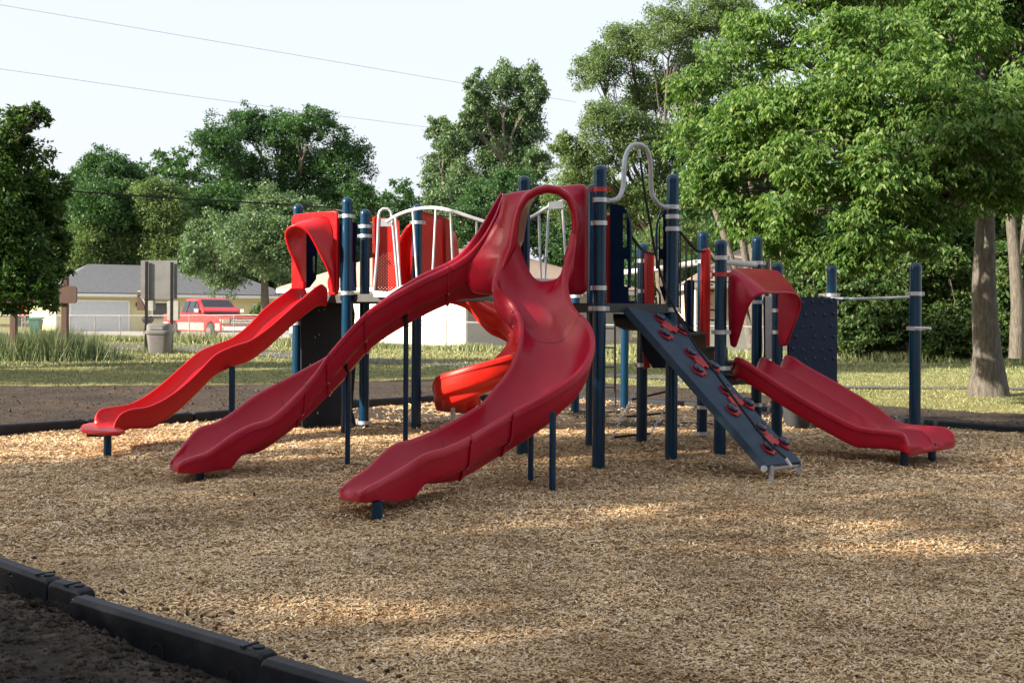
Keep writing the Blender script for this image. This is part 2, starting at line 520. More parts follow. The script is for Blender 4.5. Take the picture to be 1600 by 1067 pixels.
def rand_quads(X, Y, Z, ln, wd, tilt):
    n = len(X); a = rng.uniform(0, 2*PI, n); e = rng.normal(0, tilt, n); r = rng.normal(0, tilt, n)
    d = np.stack([np.cos(a)*np.cos(e), np.sin(a)*np.cos(e), np.sin(e)], 1)*(ln/2)[:, None]
    s = np.stack([-np.sin(a)*np.cos(r), np.cos(a)*np.cos(r), np.sin(r)], 1)*(wd/2)[:, None]
    c = np.stack([X, Y, Z], 1); j = rng.uniform(0.5, 1.0, (n, 1))
    V = np.stack([c-d-s*j, c+d-s, c+d*0.9+s*j, c-d+s], 1).reshape(-1, 3)
    return V, np.arange(4*n).reshape(-1, 4)
xs, ys, ls = [], [], []
for n, d0, d1, l in ((120000, 4.2, 7.0, .021), (110000, 7.0, 10.5, .027), (60000, 10.5, 14.5, .040), (30000, 14.5, 21, .055)):
    a, b_ = scatter_view(n, d0, d1); kk = inpoly(a, b_, poly); xs.append(a[kk]); ys.append(b_[kk]); ls.append(np.full(kk.sum(), l))
a = rng.uniform(2, 12, 60000); b_ = rng.uniform(1.5, 15, 60000); kk = (np.abs(a) > .40*b_) & inpoly(a, b_, poly); xs.append(a[kk]); ys.append(b_[kk]); ls.append(np.full(kk.sum(), .034))
a = rng.uniform(-8, 8, 30000); b_ = rng.uniform(1.5, 15, 30000); kk = inpoly(a, b_, poly); xs.append(a[kk]); ys.append(b_[kk]); ls.append(np.full(kk.sum(), .035))
xs = np.concatenate(xs); ys = np.concatenate(ys); ls = np.concatenate(ls)
n = len(xs)
ln = ls*rng.uniform(0.4, 1.7, n); wd = ls*rng.uniform(0.18, 0.5, n)
V, Q = rand_quads(xs, ys, chz(xs, ys)+0.010+rng.uniform(0, .010, n), ln, wd, 0.24)
setp(npobj('wood_chips', V, Q, M['chip']), 'loose tan and brown wood chips covering the play area', 'wood chips', kind='stuff')

# soil clods
def octas(X, Y, Z, r):
    n = len(X); c = np.stack([X, Y, Z], 1)
    dirs = np.array([[1,0,0],[-1,0,0],[0,1,0],[0,-1,0],[0,0,1],[0,0,-1]], float)
    V = c[:, None] + dirs[None]*r[:, None, None]*rng.uniform(0.5, 1.3, (n, 6, 1)) + rng.normal(0, .15, (n, 6, 3))*r[:, None, None]
    f = np.array([[0,2,4],[2,1,4],[1,3,4],[3,0,4],[2,0,5],[1,2,5],[3,1,5],[0,3,5]])
    return V.reshape(-1, 3), (np.arange(n)[:, None, None]*6+f[None]).reshape(-1, 3)
a, b_ = scatter_view(60000, 3.5, 8, 0.1); s_ = side(a, b_); kk = (s_ < -0.08); a, b_ = a[kk], b_[kk]
a2, b2 = scatter_view(14000, 14, 23); kk = (~inpoly(a2, b2, poly)) & (b2 < soil_edge(a2)-.2); a2, b2 = a2[kk], b2[kk]
a = np.concatenate([a, a2]); b_ = np.concatenate([b_, b2])
r_ = np.abs(rng.normal(0, 1, len(a)))**1.5*0.006+0.003; r_ *= np.where(b_ > 12, 1.2, 1)
V, Q = octas(a, b_, gz(a, b_), r_)
setp(npobj('soil_clods', V, Q, M['soil'], smooth=False), 'crumbled dark clods of soil around the play area', 'soil', kind='stuff')
# some dark lumps spilled on the chips along the edging
tt = rng.uniform(-1.5, 2.6, 60); oo = np.abs(rng.normal(0.12, 0.12, 60))+.09
a = EA.x+ED.x*tt+EN.x*oo; b_ = EA.y+ED.y*tt+EN.y*oo
a = np.append(a, [-3.0+0.9, -1.75, -0.75, -2.05, -1.2]); b_ = np.append(b_, [7.3, 6.3, 5.2, 9.2, 8.1])
V, Q = octas(a, b_, chz(a, b_)+.02, rng.uniform(.006, .02, len(a)))
setp(npobj('spilled_soil', V, Q, M['soil']), 'small dark crumbs of soil spilled over the chips by the near edging', 'soil', kind='stuff')

# path
mb = MB()
up = [(-200,541),(100,536),(230,539),(330,540),(450,550),(600,561),(700,566),(950,584),(1150,596),(1320,604),(1700,608)]
lo = [(-200,552),(100,546),(230,549),(330,552),(450,560),(600,568),(700,572.5),(950,589),(1150,600.5),(1320,607.5),(1700,611)]
rows = []
for (x1, y1), (x2, y2) in zip(up, lo):
    a = Gg(x1, y1); c = Gg(x2, y2); rows.append([(a.x, a.y, zl(a.y)+.03), (c.x, c.y, zl(c.y)+.03)])
fine = []
for r0, r1 in zip(rows[:-1], rows[1:]):
    for t in np.linspace(0, 1, 9)[:-1]:
        rr = []
        for k_ in np.linspace(0, 1, 5):
            p0 = Vector(r0[0]).lerp(Vector(r0[1]), k_); p1 = Vector(r1[0]).lerp(Vector(r1[1]), k_); p = p0.lerp(p1, t)
            rr.append((p.x, p.y, zl(p.y)+.022))
        fine.append(rr)
mb.loft(fine); mb.build('path', M['asphalt'], kind='structure', smooth=True)

# grass blades
def blades(X, Y, Z, h, wd, lean):
    n = len(X); a = rng.uniform(0, 2*PI, n); l = rng.normal(0, lean, (n, 2))*h[:, None]
    c = np.stack([X, Y, Z], 1); s = np.stack([np.cos(a), np.sin(a), 0*a], 1)*(wd/2)[:, None]
    top = c + np.stack([l[:, 0], l[:, 1], h], 1)
    return np.stack([c-s, c+s, top], 1).reshape(-1, 3), np.arange(3*n).reshape(-1, 3)
a, b_ = scatter_view(150000, 15, 34, 0.04)
kk = b_ > soil_edge(a)-0.1+0.3*fbm(a, b_, 1.5, 3, 31)+np.abs(rng.normal(0, .12, len(a))); a, b_ = a[kk], b_[kk]
V, Q = blades(a, b_, gz(a, b_), rng.uniform(.015, .042, len(a)), rng.uniform(.010, .02, len(a)), .7)
setp(npobj('grass', V, Q, M['blade']), 'short dry mown grass beyond the soil strip', 'grass', kind='stuff')
def clump(cx, cy, rx, ry, n, h0, h1):
    a = rng.normal(cx, rx, n); b_ = rng.normal(cy, ry, n); d = np.exp(-(((a-cx)/(2*rx))**2))
    return a, b_, rng.uniform(h0, h1, n)*(0.45+0.55*d)
parts = []
for px, py, rx, n, h1 in ((20,560,1.0,4500,.95),(75,563,.8,4500,1.1),(118,561,.55,2500,.85),(-60,560,1.3,3500,.9),(95,557,.7,2500,1.15),(45,556,.8,2500,1.0)):
    c = Gg(px, py); parts.append(clump(c.x, c.y, rx, .5, n, .25, h1))
a = np.concatenate([p[0] for p in parts]); b_ = np.concatenate([p[1] for p in parts]); h_ = np.concatenate([p[2] for p in parts])
V, Q = blades(a, b_, np.array([zl(v) for v in b_]), h_, rng.uniform(.012, .03, len(a)), .28)
setp(npobj('tall_grass', V, Q, M['tallblade']), 'tall unmown grass around the brown sign posts', 'tall grass', kind='stuff')
c = Gg(248, 551); a, b_, h_ = clump(c.x, c.y, .45, .2, 900, .08, .3)
V, Q = blades(a, b_, np.full(len(a), zl(c.y)), h_, rng.uniform(.012, .03, len(a)), .6)
setp(npobj('weeds', V, Q, M['tallblade']), 'low green weeds at the foot of the litter bin', 'weeds', kind='stuff')

# plastic edging timbers
m, t, b = nmat('edging_plastic')
t.links.new(ramp(t, noise(t, 7, 6), [(0.35, (0.004,0.006,0.010)), (0.7, (0.016,0.019,0.027))]), b.inputs['Base Color'])
b.inputs['Roughness'].default_value = 0.55; b.inputs['Specular IOR Level'].default_value = .3; bump(t, b, noise(t, 30, 4), 0.2, 0.01); M['edge'] = m
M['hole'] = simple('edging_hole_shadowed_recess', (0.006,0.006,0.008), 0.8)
def timber(a, b_, h, label, group, holes=True, wd=0.10, drop=0.26):
    a, b_ = Vector(a), Vector(b_); d = (b_-a); L = d.length; d.normalize(); n = Vector((-d.y, d.x, 0)); mid = (a+b_)/2
    e = empty('edging_timber', (mid.x, mid.y, mid.z-drop))
    setp(e, label, 'edging timber', group)
    mb = MB()
    prof = [(-wd/2, -drop), (-wd/2, -.02), (-wd/2+.02, 0), (wd/2-.02, 0), (wd/2, -.02), (wd/2, -drop)]
    mb.loft([[p + n*x + Vector((0,0,z-(.012 if k_ in (0,4) else 0))) for x, z in prof] for k_, p in enumerate((a, a+d*.02, mid, b_-d*.02, b_))], capends=True)
    mb.build('beam', M['edge'], e, bevel=.004)
    if holes:
        for k_ in np.linspace(.12, .88, 5):
            for sd in (-1, 1):
                mb = MB(); ax = Matrix([[d.x, 0, n.x*sd], [d.y, 0, n.y*sd], [0, 1, 0]])
                mb.lathe(a.lerp(b_, k_)+n*sd*(wd/2-.002)+Vector((0,0,-.145)), [(.055, 0), (.055, .004), (.043, .004), (.040, -.002)], 20, ax)
                mb.build('drain_recess', M['hole'], e)
    mb = MB(); mb.lathe(b_-d*.07, [(.028, 0), (.028, .008), (.012, .012)], 12); mb.build('stake_head', M['edge'], e)
    mb = MB(); mb.box(b_-d*.13+Vector((0,0,.001)), (.02, wd*.9, .012), math.atan2(d.y, d.x)); mb.build('lap_strap', M['edge'], e)
    return e
fr = 'black edging timbers along the near soil'
pts = [((-80,845),(86,902)), ((88,904),(136,919)), ((123,929),(421,1016)), ((420,1024),(760,1122))]
lab = ['farthest near-left edging timber, half buried and leaving the frame edge', 'short raised end of an overlapping edging timber between two longer ones', 'long black edging timber with soil lying on its top, dark recesses showing in its side', 'black edging timber at the bottom edge of the photo']
for (p0, p1), lb in zip(pts, lab):
    z = .05 if lb[:5] != 'short' else .065
    timber(Pz(*p0, z), Pz(*p1, z-.01), z, lb, fr)
bl = []
for p0, p1 in zip(BACK[:-1], BACK[1:]):
    L = (p1-p0).length; n = max(1, round(L/1.5))
    for i in range(n):
        bl.append((p0.lerp(p1, i/n+.004), p0.lerp(p1, (i+1)/n-.004)))
ORD = ['first', 'second', 'third', 'fourth', 'fifth', 'sixth', 'seventh', 'eighth', 'ninth', 'tenth', 'eleventh', 'twelfth']
cnt = {}
for a, c in bl:
    z = .12 if a.x < 0 else .075
    o = Vector((0,0,z))
    side_ = 'left' if (a.x+c.x)/2 < -2.4 else ('middle' if (a.x+c.x)/2 < 2.5 else 'right')
    lb = {'left': 'low black edging timber between the chips and the bare soil behind the wavy slide', 'middle': 'thin edging timber on the far side of the chips behind the deck posts', 'right': 'grey sunlit edging timber on the far side of the chips towards the big tree'}[side_]
    k_ = cnt[side_] = cnt.get(side_, -1)+1
    lb = ORD[k_]+' from the left: '+{'left': 'low black edging timber before the bare soil behind the wavy slide', 'middle': 'thin edging timber beyond the chips behind the deck posts', 'right': 'edging timber beyond the chips towards the big tree'}[side_]
    timber(a+o, c+o, z, lb, 'edging timbers along the far side, '+side_+' stretch', holes=(a.x < 0))
# ================================================================ PLAY STRUCTURE (posts, decks and slides are bolted together: one thing)
PS = empty('play_structure', (0.6, 12.5, 0))
setp(PS, 'large red, navy and grey playground climbing structure with five slides and navy posts', 'play structure')
PR = 0.0635
POSTS = {}
def post(key, px, D, top_py, clamps=(), base_z=-0.05, bottom=None):
    top = P(px, top_py, D); x = P(px, 488+ (top_py-488)*0, D).x
    zt = top.z; x = top.x - 0
    # the photo's roll is in the camera: posts are truly vertical, placed by their foot
    foot = P(px, HZ + EYE*F/D, D); x = foot.x
    c = Vector((x, D, 0)); POSTS[key] = c
    mb = MB()
    zb = base_z if bottom is None else bottom
    mb.lathe(c, [(PR, zb), (PR, zt-.075)], 28)
    o = mb.build('post', M['navy'], PS, smooth=True)
    mb = MB(); pr = [(PR+.004, zt-.085), (PR+.004, zt-.055)] + [((PR+.003)*math.cos(a), zt-.055+.055*math.sin(a)) for a in np.linspace(.12, 1.45, 8)]
    mb.lathe(c, pr, 28); mb.build('post_cap', M['navy'], o, smooth=True)
    for cl in clamps: clamp(o, c, *cl)
    return o
def clamp(o, c, py, ang=0.0, mat='silver', ear=1, name='clamp'):
    z = EYE - (q(800 + c.x*F/c.y, py)[1])*c.y/F
    mb = MB(); r = PR
    mb.lathe(c+Vector((0,0,z)), [(r+.001,-.022),(r+.009,-.022),(r+.009,.022),(r+.001,.022)], 28)
    d = Vector((math.cos(ang), math.sin(ang), 0)); s = Vector((-d.y, d.x, 0))
    if ear:
        p = c+Vector((0,0,z))+d*(r+.02)
        mb.box(p, (.05, .03, .042), ang)
        mb.lathe(p+s*.016, [(.011,-.0),(.011,.006),(.004,.009)], 8, Matrix([[d.x,0,s.x],[d.y,0,s.y],[0,1,0]]))
        mb.box(p-d*(2*r+.04), (.03, .03, .042), ang)
    else:
        mb.box(c+Vector((0,0,z))+d*(r+.012), (.03, .034, .044), ang)
    mb.build(name, M[mat], o, smooth=True)
LF, RT = PI, 0.0
po = {}
po['a'] = post('a', 463.5, 14.8, 319, [(505,0.0),(668,0.0),(345,-.6)])
po['b'] = post('b', 540.5, 14.10, 308, [(338,-PI*.9),(458,-.1,'silver',0)])
po['c'] = post('c', 568.5, 14.75, 327, [(354,.0),(369,PI,'silver'),(660,PI)])
po['d'] = post('d', 650.0, 14.80, 319, [(348,.1)])
po['e'] = post('e', 816.5, 12.10, 275)
po['f'] = post('f', 935.0, 11.26, 258, [(297,PI,'redbracket'),(313,0,'silver',0),(349,PI,'silver',0),(450,PI,'silver',0),(482,PI,'silver')])
po['g'] = post('g', 923.5, 13.0, 288)
po['h'] = post('h', 1048.5, 11.85, 272, [(324,0,'silver',0),(339,0,'silver',0),(358,0,'silver',0),(484,0,'silver',0)])
po['i'] = post('i', 1002.5, 13.45, 380, [(408,0),(455,0),(570,PI,'silver',0)])
po['j'] = post('j', 1096.5, 13.9, 361, [(409,0),(636,0),(677,0,'silver',0)])
po['k'] = post('k', 1124.5, 12.25, 374, [(403,0,'silver',0),(429,-.3,'redbracket'),(519,-.3),(575,-.3)])
po['l'] = post('l', 1181.5, 13.95, 369, [(411,.2),(472,-.3),(632,0,'silver')])
po['m'] = post('m', 1213.5, 13.6, 410, [(485,PI,'silver',0),(519,PI,'silver',0)])
po['n'] = post('n', 1298.0, 14.9, 414, [(461,0),(472,0,'silver',0),(487,0,'silver',0),(597,0,'silver',0)])
po['o'] = post('o', 1429.0, 12.97, 410, [(459,PI),(513,0)])
po['p'] = post('p', 975.5, 18.2, 470)
po['r'] = post('r', 898.5, 17.2, 458, [(463,0)])

# ---- chutes
KEEL = ([0,.40,.47,.56,.82,.90,.945,.950,1.0], [1,1,.94,.72,.65,.5,.30,.12,.10])
SS = [1,.985,.965,.952,.946,.93,.90,.86,.82,.74,.65,.56,.51,.47,.43,.40,.25,.1]
SS = [ (1+s)/2 for s in SS]+[(1-s)/2 for s in SS[::-1]]
FLAT = ([0,.80,.90,.945,.950,1.0], [1,1,.97,.80,.16,.14])
def blend(h1, t):
    xs = np.linspace(0, 1, 81)
    return (xs, np.interp(xs, *h1)*(1-t)+np.interp(xs, *FLAT)*t)
def ring(rims, din, dout, r, p, hull, nin=16):
    rims = [Vector(x) for x in rims]; u = (rims[-1]-rims[0]); wT = u.length; u.normalize()
    up = Vector((0,0,1)); up = (up-u*up.dot(u)).normalized(); out = []
    L, Rr = rims[0], rims[-1]
    for k in range(7):
        a = PI*k/6; out.append(L+u*(-math.cos(a)*r)+up*(math.sin(a)*r))
    m = len(rims)-1
    for j in range(m):
        A = rims[j]+u*(r if j == 0 else r*.45); B = rims[j+1]-u*(r if j == m-1 else r*.45)
        for k in range(1, nin):
            t = k/nin; t = .5-.5*math.cos(PI*t)*(.25)-.5*(1-2*t)*.75
            out.append(A.lerp(B, t)-up*(din*(1-abs(2*t-1)**p)))
        if j < m-1:
            for a in (PI, PI*.75, PI*.5, PI*.25, 0): out.append(rims[j+1]+u*(math.cos(a)*r*.45)+up*(math.sin(a)*r*.6))
    for k in range(7):
        a = PI-PI*k/6; out.append(Rr+u*(math.cos(a)*r)+up*(math.sin(a)*r))
    A = L-u*r; B = Rr+u*r
    for t in SS:
        s = abs(2*t-1)
        out.append(A.lerp(B, t)-up*(dout*float(np.interp(s, *hull))))
    return out
def chute(name, st, r=.032, p=3.2, hull=KEEL, N=90, ground=None, m=2, mat='red', label=None, extra=None, joints=(), parent=None):
    """st rows: m rim world points followed by (din, dout)"""
    rows = [sum([list(x) for x in s[:m]], [])+[s[m], s[m+1]] for s in st]
    A = catmull(rows, N); rings = []; info = []
    for a in A:
        rims = [Vector(a[3*j:3*j+3]) for j in range(m)]; din, dout = max(a[3*m], .012), a[3*m+1]
        if ground is not None:
            zmin = min(v.z for v in rims); dout = max(min(dout, zmin-ground), din+.02, .05)
        hb = hull
        if hull is KEEL: hb = blend(KEEL, min(1, max(0, (.46-min(v.z for v in rims))/.12)))
        info.append((rims, din, dout, hb)); rings.append(ring(rims, din, dout, r, p, hb))
    # rounded nose
    rims, din, dout, _h = info[-1]; d = (info[-1][0][0]-info[-3][0][0]).normalized(); d.z = 0
    for k, (f, s) in enumerate(((.02, .94), (.034, .80), (.040, .5))):
        c = sum(rings[-1-k*0], Vector())/len(rings[-1]) if k == 0 else c
        rings.append([c+(v-c)*s+d*f for v in rings[len(A)-1]])
    mb = MB(); mb.loft(rings, closed=True, capends=True)
    o = mb.build(name, M[mat], parent or PS, smooth=True, angle=50, label=label)
    n_in = 7+(m-1)*15+(m-2)*5+7
    for jf in joints:
        i = int(jf*(N-1)); rims, din, dout, hb = info[i]; d = (info[i+1][0][0]-info[i-1][0][0]).normalized()
        mb = MB(); fl = ring(rims, din, dout, r, p, hb); c = sum(fl, Vector())/len(fl)
        flo = [fl[k] for k in range(n_in-1, len(fl))]+[fl[0]]
        grow = [v+(v-c).normalized()*.017 for v in flo]; gin = [v-(v-c).normalized()*.01 for v in flo]
        mb.loft([[v-d*.017 for v in gin], [v-d*.013 for v in grow], [v+d*.013 for v in grow], [v+d*.017 for v in gin]])
        mb.build('joint_flange', M[mat], o, smooth=True, angle=40)
        mb = MB(); ii = [fl[k] for k in range(0, n_in)]; upv = Vector((0,0,1))
        mb.loft([[v-d*.0055+upv*.0018+(v-c).normalized()*.001 for v in ii], [v+d*.0055+upv*.0018+(v-c).normalized()*.001 for v in ii]])
        mb.build('joint_gap', M['seam'], o)
        mb = MB()
        for kk in (4, 10, 25, 31):
            v = flo[min(kk+6, len(flo)-1)]; mb.lathe(v+(v-c).normalized()*.015, [(.009,0),(.009,.006),(.004,.009)], 8, (v-c).to_track_quat('Z','Y').to_matrix())
        mb.build('joint_bolts', M['silver'], o)
    return o, info
def W(a): return P(*a)

st3 = [((806,380,11.25),(895,370,11.05),.40,.44),((795,402,11.15),(892,392,11.0),.34,.40),((780,425,11.1),(884,420,10.95),.27,.36),
 ((774,450,11.0),(884,458,10.85),.25,.36),((799,477,10.92),(896,487,10.72),.25,.36),((812,500,10.8),(917,508,10.58),.25,.36),((814,525,10.7),(925,533,10.42),.25,.36),
 ((809,553,10.6),(920,560,10.22),.25,.36),((794,586,10.5),(899,588,10.05),.25,.36),((772,613,10.4),(855,618,9.9),.25,.36),((749,638,10.25),(799,648,9.75),.24,.36),
 ((683,675,9.75),(732,688,9.25),.22,.34),((645,691,9.5),(697,704,9.05),.20,.28),((617,699,9.35),(664,714,8.9),.18,.25),((598,713,9.25),(638,730,8.8),.16,.3),
 ((575,736,9.1),(611,746,8.62),.13,.3),((550,753,8.95),(590,758,8.45),.09,.3),((539,762,8.85),(573,767,8.36),.055,.3),((533,768,8.82),(566,772,8.33),.03,.3)]
st3 = [(W(a), W(b_), c, d) for a, b_, c, d in st3]
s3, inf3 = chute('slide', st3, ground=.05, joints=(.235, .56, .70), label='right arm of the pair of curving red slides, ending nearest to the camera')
st2 = [((783,304,11.95),(786,308,11.42),.90,.94),((766,333,11.9),(772,344,11.40),.75,.79),((742,372,11.88),(748,383,11.37),.50,.56),((710,408,11.85),(716,412,11.33),.30,.38),
 ((650,438,11.75),(648,446,11.25),.26,.36),((585,484,11.65),(578,488,11.12),.25,.36),((528,549,11.45),(518,552,10.95),.25,.36),((466,586,11.3),(490,590,10.85),.25,.36),((402,620,11.15),(460,624,10.75),.24,.35),
 ((359,652,11.0),(422,658,10.6),.22,.30),((336,665,10.9),(389,669,10.48),.20,.26),((311,673,10.8),(360,685,10.38),.17,.3),((292,693,10.7),(325,710,10.25),.12,.3),((280,708,10.55),(302,718,10.1),.09,.3),((272,718,10.45),(286,724,10.02),.05,.3),((268,724,10.42),(280,729,10.0),.03,.3)]
st2 = [(W(a), W(b_), c, d) for a, b_, c, d in st2]
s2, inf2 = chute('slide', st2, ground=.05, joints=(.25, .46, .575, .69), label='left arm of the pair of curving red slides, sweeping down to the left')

# hood plate with the oval opening, shared top of the curving slides
O = [(785,304),(812,299),(850,294),(885,290),(912,287),(918,294),(919,340),(919,400),(919,452),(912,460),(880,461),(850,461),(815,461),(780,461),(755,460),(736,457),(722,430),(716,412),(736,394),(755,375),(768,354),(779,334)]
I = [(855,295),(838,299),(822,309),(812,326),(807,345),(804,365),(801,385),(792,405),(784,425),(782,440),(800,448),(825,452),(850,453),(872,452),(884,444),(885,425),(887,405),(894,382),(899,355),(897,330),(888,309),(873,298)]
ctr = (850, 385)
def radial(poly, th):
    best = None; n = len(poly); dx, dy = math.cos(th), math.sin(th)
    for i in range(n):
        x1, y1 = poly[i][0]-ctr[0], poly[i][1]-ctr[1]; x2, y2 = poly[(i+1)%n][0]-ctr[0], poly[(i+1)%n][1]-ctr[1]
        ex, ey = x2-x1, y2-y1; den = dx*ey-dy*ex
        if abs(den) < 1e-9: continue
        t = (x1*ey-y1*ex)/den; s = (x1*dy-y1*dx)/den
        if t > 0 and -1e-6 <= s <= 1+1e-6 and (best is None or t > best): best = t
    return ctr[0]+dx*best, ctr[1]+dy*best
NR = 96; rows = []
ths = [2*PI*k/NR for k in range(NR)]
oo = [radial(O, t) for t in ths]; ii = [radial(I, t) for t in ths]
def row(f):
    return [f(k) for k in range(NR)]
def lerp2(a, b_, t): return (a[0]+(b_[0]-a[0])*t, a[1]+(b_[1]-a[1])*t)
rows.append(row(lambda k: P(oo[k][0]*.985+ctr[0]*.015, oo[k][1]*.985+ctr[1]*.015, 11.72)))
rows.append(row(lambda k: P(*oo[k], 11.66)))
rows.append(row(lambda k: P(*oo[k], 11.40)))
rows.append(row(lambda k: P(*lerp2(oo[k], ii[k], .06), 11.36)))
for t in (.25, .5, .75, .9): rows.append(row(lambda k: P(*lerp2(oo[k], ii[k], t), 11.36-.14*t**1.5-.05*t**6)))
for a in np.linspace(PI*.95, -.2, 7):   # rolled rim
    rows.append(row(lambda k: P(*lerp2(ii[k], oo[k], .0+.0*a), 11.15) + (P(*ii[k], 11.15)-P(*ctr, 11.15)).normalized()*(-.042*math.cos(a)) + Vector((0,-.055*math.sin(a),0))))
back = [lerp2((860+(x-850)*.80, 375+(y-385)*.86), (x, y), .12) for x, y in ii]
rows.append(row(lambda k: P(*lerp2(ii[k], back[k], .35), 11.28)))
rows.append(row(lambda k: P(*lerp2(ii[k], back[k], .8), 11.5)))
rows.append(row(lambda k: P(*back[k], 11.72)))
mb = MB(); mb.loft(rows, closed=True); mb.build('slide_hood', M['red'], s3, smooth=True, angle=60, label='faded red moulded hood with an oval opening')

def leg(px, base_py, top_z, r=.026, parent=None, D=None, foot=False):
    D = D or gD(px, base_py); c = P(px, HZ+EYE*F/D, D); c.z = 0
    mb = MB(); mb.tube([c+Vector((0,0,-.05)), c+Vector((0,0,top_z))], r, 14); return mb.build('support_leg', M['navy'], parent, smooth=True)
def cradle(center, wdir, parent, L=.34):
    mb = MB(); wdir = Vector(wdir).normalized(); mb.tube([center-wdir*L*.5+Vector((0,0,.10)), center-wdir*L*.25+Vector((0,0,.015)), center+wdir*L*.25+Vector((0,0,.015)), center+wdir*L*.5+Vector((0,0,.10))], .024, 8)
    mb.build('support_bracket', M['black'], parent, smooth=True)
def under(info, px):
    """point under a chute nearest to an image column"""
    best = min(info, key=lambda t: abs(((t[0][0]+t[0][-1])/2).x/((t[0][0]+t[0][-1])/2).y*F+800-px) + (0 if True else 0))
    c = (best[0][0]+best[0][-1])/2; return c-Vector((0,0,best[2])), best
def support(info, px, parent, r=.026):
    c, b_ = under(info, px); mb = MB(); mb.tube([(c.x, c.y, -.05), (c.x, c.y, c.z-.0)], r, 14); mb.build('support_leg', M['navy'], parent, smooth=True)
    cradle(c, b_[0][-1]-b_[0][0], parent)
support(inf2, 632, s2); support(inf2, 544, s2); leg(312, 748, .10, .04, s2, D=10.35)
leg(829, 748, .50, .026, s3); leg(863, 766, .66, .028, s3); leg(589, 811, .10, .042, s3, D=8.45)

# wave slide
nr = [(511,453),(501,446),(467,472),(441,495),(415,517),(389,534),(362,543),(336,556),(310,582),(284,606),(257,625),(231,637),(205,641),(189,648),(180,660),(176,672)]
fr_ = [(478,455),(466,447),(436,466),(412,485),(389,509),(362,530),(336,540),(310,552),(284,574),(257,598),(231,618),(205,632),(179,637),(158,641),(150,650),(147,662)]
st1 = []
for (a, b_) in zip(nr, fr_):
    D1 = 14.2-2.1*(501-a[0])/325; D2 = 14.65-2.1*(466-b_[0])/319; t = (501-a[0])/325
    din = .19 if a[0] > 206 else (.15 if a[0] > 185 else (.09 if a[0] > 178 else .03))
    if a[0] > 505: din = .15
    st1.append((P(b_[0], b_[1], D2), P(a[0], a[1], D1), din, din+.05))
s1, inf1 = chute('slide', st1, r=.016, p=7, hull=([0,.8,.9,.96,.99,1],[1,1,.98,.9,.5,.08]), ground=.2, mat='red1', label='wavy single red slide leading down to the far left')
mb = MB(); z = .235
lip = [Pz(x, y, z) for x, y in ((129,674),(125,670),(128,666),(138,663.5),(152,662),(165,664),(181,668),(196,675),(186,677.5),(168,677.5),(150,676))]
mb.slab(lip, (0,0,1), .045); mb.build('exit_lip', M['red1'], s1, bevel=.018, smooth=True, angle=80)
leg(168, 710, .22, .04, s1); leg(362, 645, .85, .036, s1, D=13.25)
mb = MB(); c = P(168,710,12.05); mb.box((c.x-.10, c.y, .19), (.22,.05,.05)); mb.build('support_bracket', M['black'], s1)
# wave slide hood
def hoodloft(rows_, name, parent, th=.02, mat='red', label=None, N=48):
    A = [smooth_path([P(*p) for p in r_], N) for r_ in rows_]
    mb = MB(); mb.loft(A)
    o = mb.build(name, M[mat], parent, smooth=True, angle=180, label=label)
    s = o.modifiers.new('thickness', 'SOLIDIFY'); s.thickness = th; s.offset = 0
    b_ = o.modifiers.new('soft', 'BEVEL'); b_.width = th*.4; b_.segments = 2; b_.limit_method = 'ANGLE'; b_.angle_limit = R(60)
    return o
# rows: rim arch (near), middle, back arch in the panel plane
rim = [(473,440,14.35),(468,426,14.2),(459,405,14.1),(450,385,14.05),(446,366,14.0),(451,357,13.95),(463,353,13.9),(479,361,13.88),(490,378,13.9),(501,400,13.95),(511,421,14.0),(516,440,14.05),(519,456,14.05)]
mid_ = [(475,440,14.4),(472,426,14.35),(467,405,14.3),(462,385,14.28),(458,364,14.25),(463,351,14.22),(480,346,14.18),(498,352,14.12),(508,374,14.08),(514,398,14.04),(518,420,14.03),(520,440,14.05),(521,456,14.07)]
bk = [(477,440,14.5),(477,426,14.5),(477,405,14.5),(477,385,14.5),(476,366,14.48),(480,352,14.42),(491,342,14.3),(512,341,14.2),(520,366,14.12),(521,396,14.1),(522,420,14.08),(522,440,14.08),(522,458,14.1)]
hoodloft([rim, mid_, bk], 'slide_hood', s1, .03, 'red1', label='arched red hood over the top of the wavy slide')
mb = MB()
pl = [(457,341,14.52),(463,335,14.5),(500,331,14.3),(524,330,14.12),(529,333,14.1),(529,452,14.1),(526,461,14.1),(515,462,14.1),(513,440,14.08),(521,410,14.1),(521,370,14.15),(512,345,14.22),(492,343,14.32),(481,352,14.45),(477,366,14.5),(477,400,14.5),(477,452,14.5),(457,452,14.52)]
mb.slab([P(*p) for p in pl], (-.55,-.83,0), .05); mb.build('hood_panel', M['red1'], s1, bevel=.012, smooth=True)

# double slide
nr = [(1145,574),(1152,561),(1182,578),(1231,610),(1297,648),(1343,669),(1379,674),(1410,679),(1418,692),(1420,700)]
md = [(1184,570),(1192,560),(1223,577),(1272,607),(1333,642),(1372,665),(1402,671),(1440,675),(1454,686),(1457,693)]
fr2 = [(1222,568),(1231,558),(1264,577),(1313,604),(1367,637),(1403,662),(1440,668),(1475,671),(1489,680),(1492,689)]
dn = [12.45,12.3,12.15,12.0,11.8,11.65,11.5,11.38,11.34,11.33]; df = [13.1,13.0,12.85,12.7,12.5,12.35,12.2,12.1,12.06,12.05]
di = [.10,.17,.17,.17,.17,.17,.16,.155,.11,.05]
st4 = [(P(*a, x), P(*b_, (x+y)/2), P(*c, y), d, d+.045) for a, b_, c, x, y, d in zip(nr, md, fr2, dn, df, di)]
s4, inf4 = chute('slide', st4, r=.026, p=3.4, hull=FLAT, ground=.12, m=3, label='straight double-lane red slide on the right')
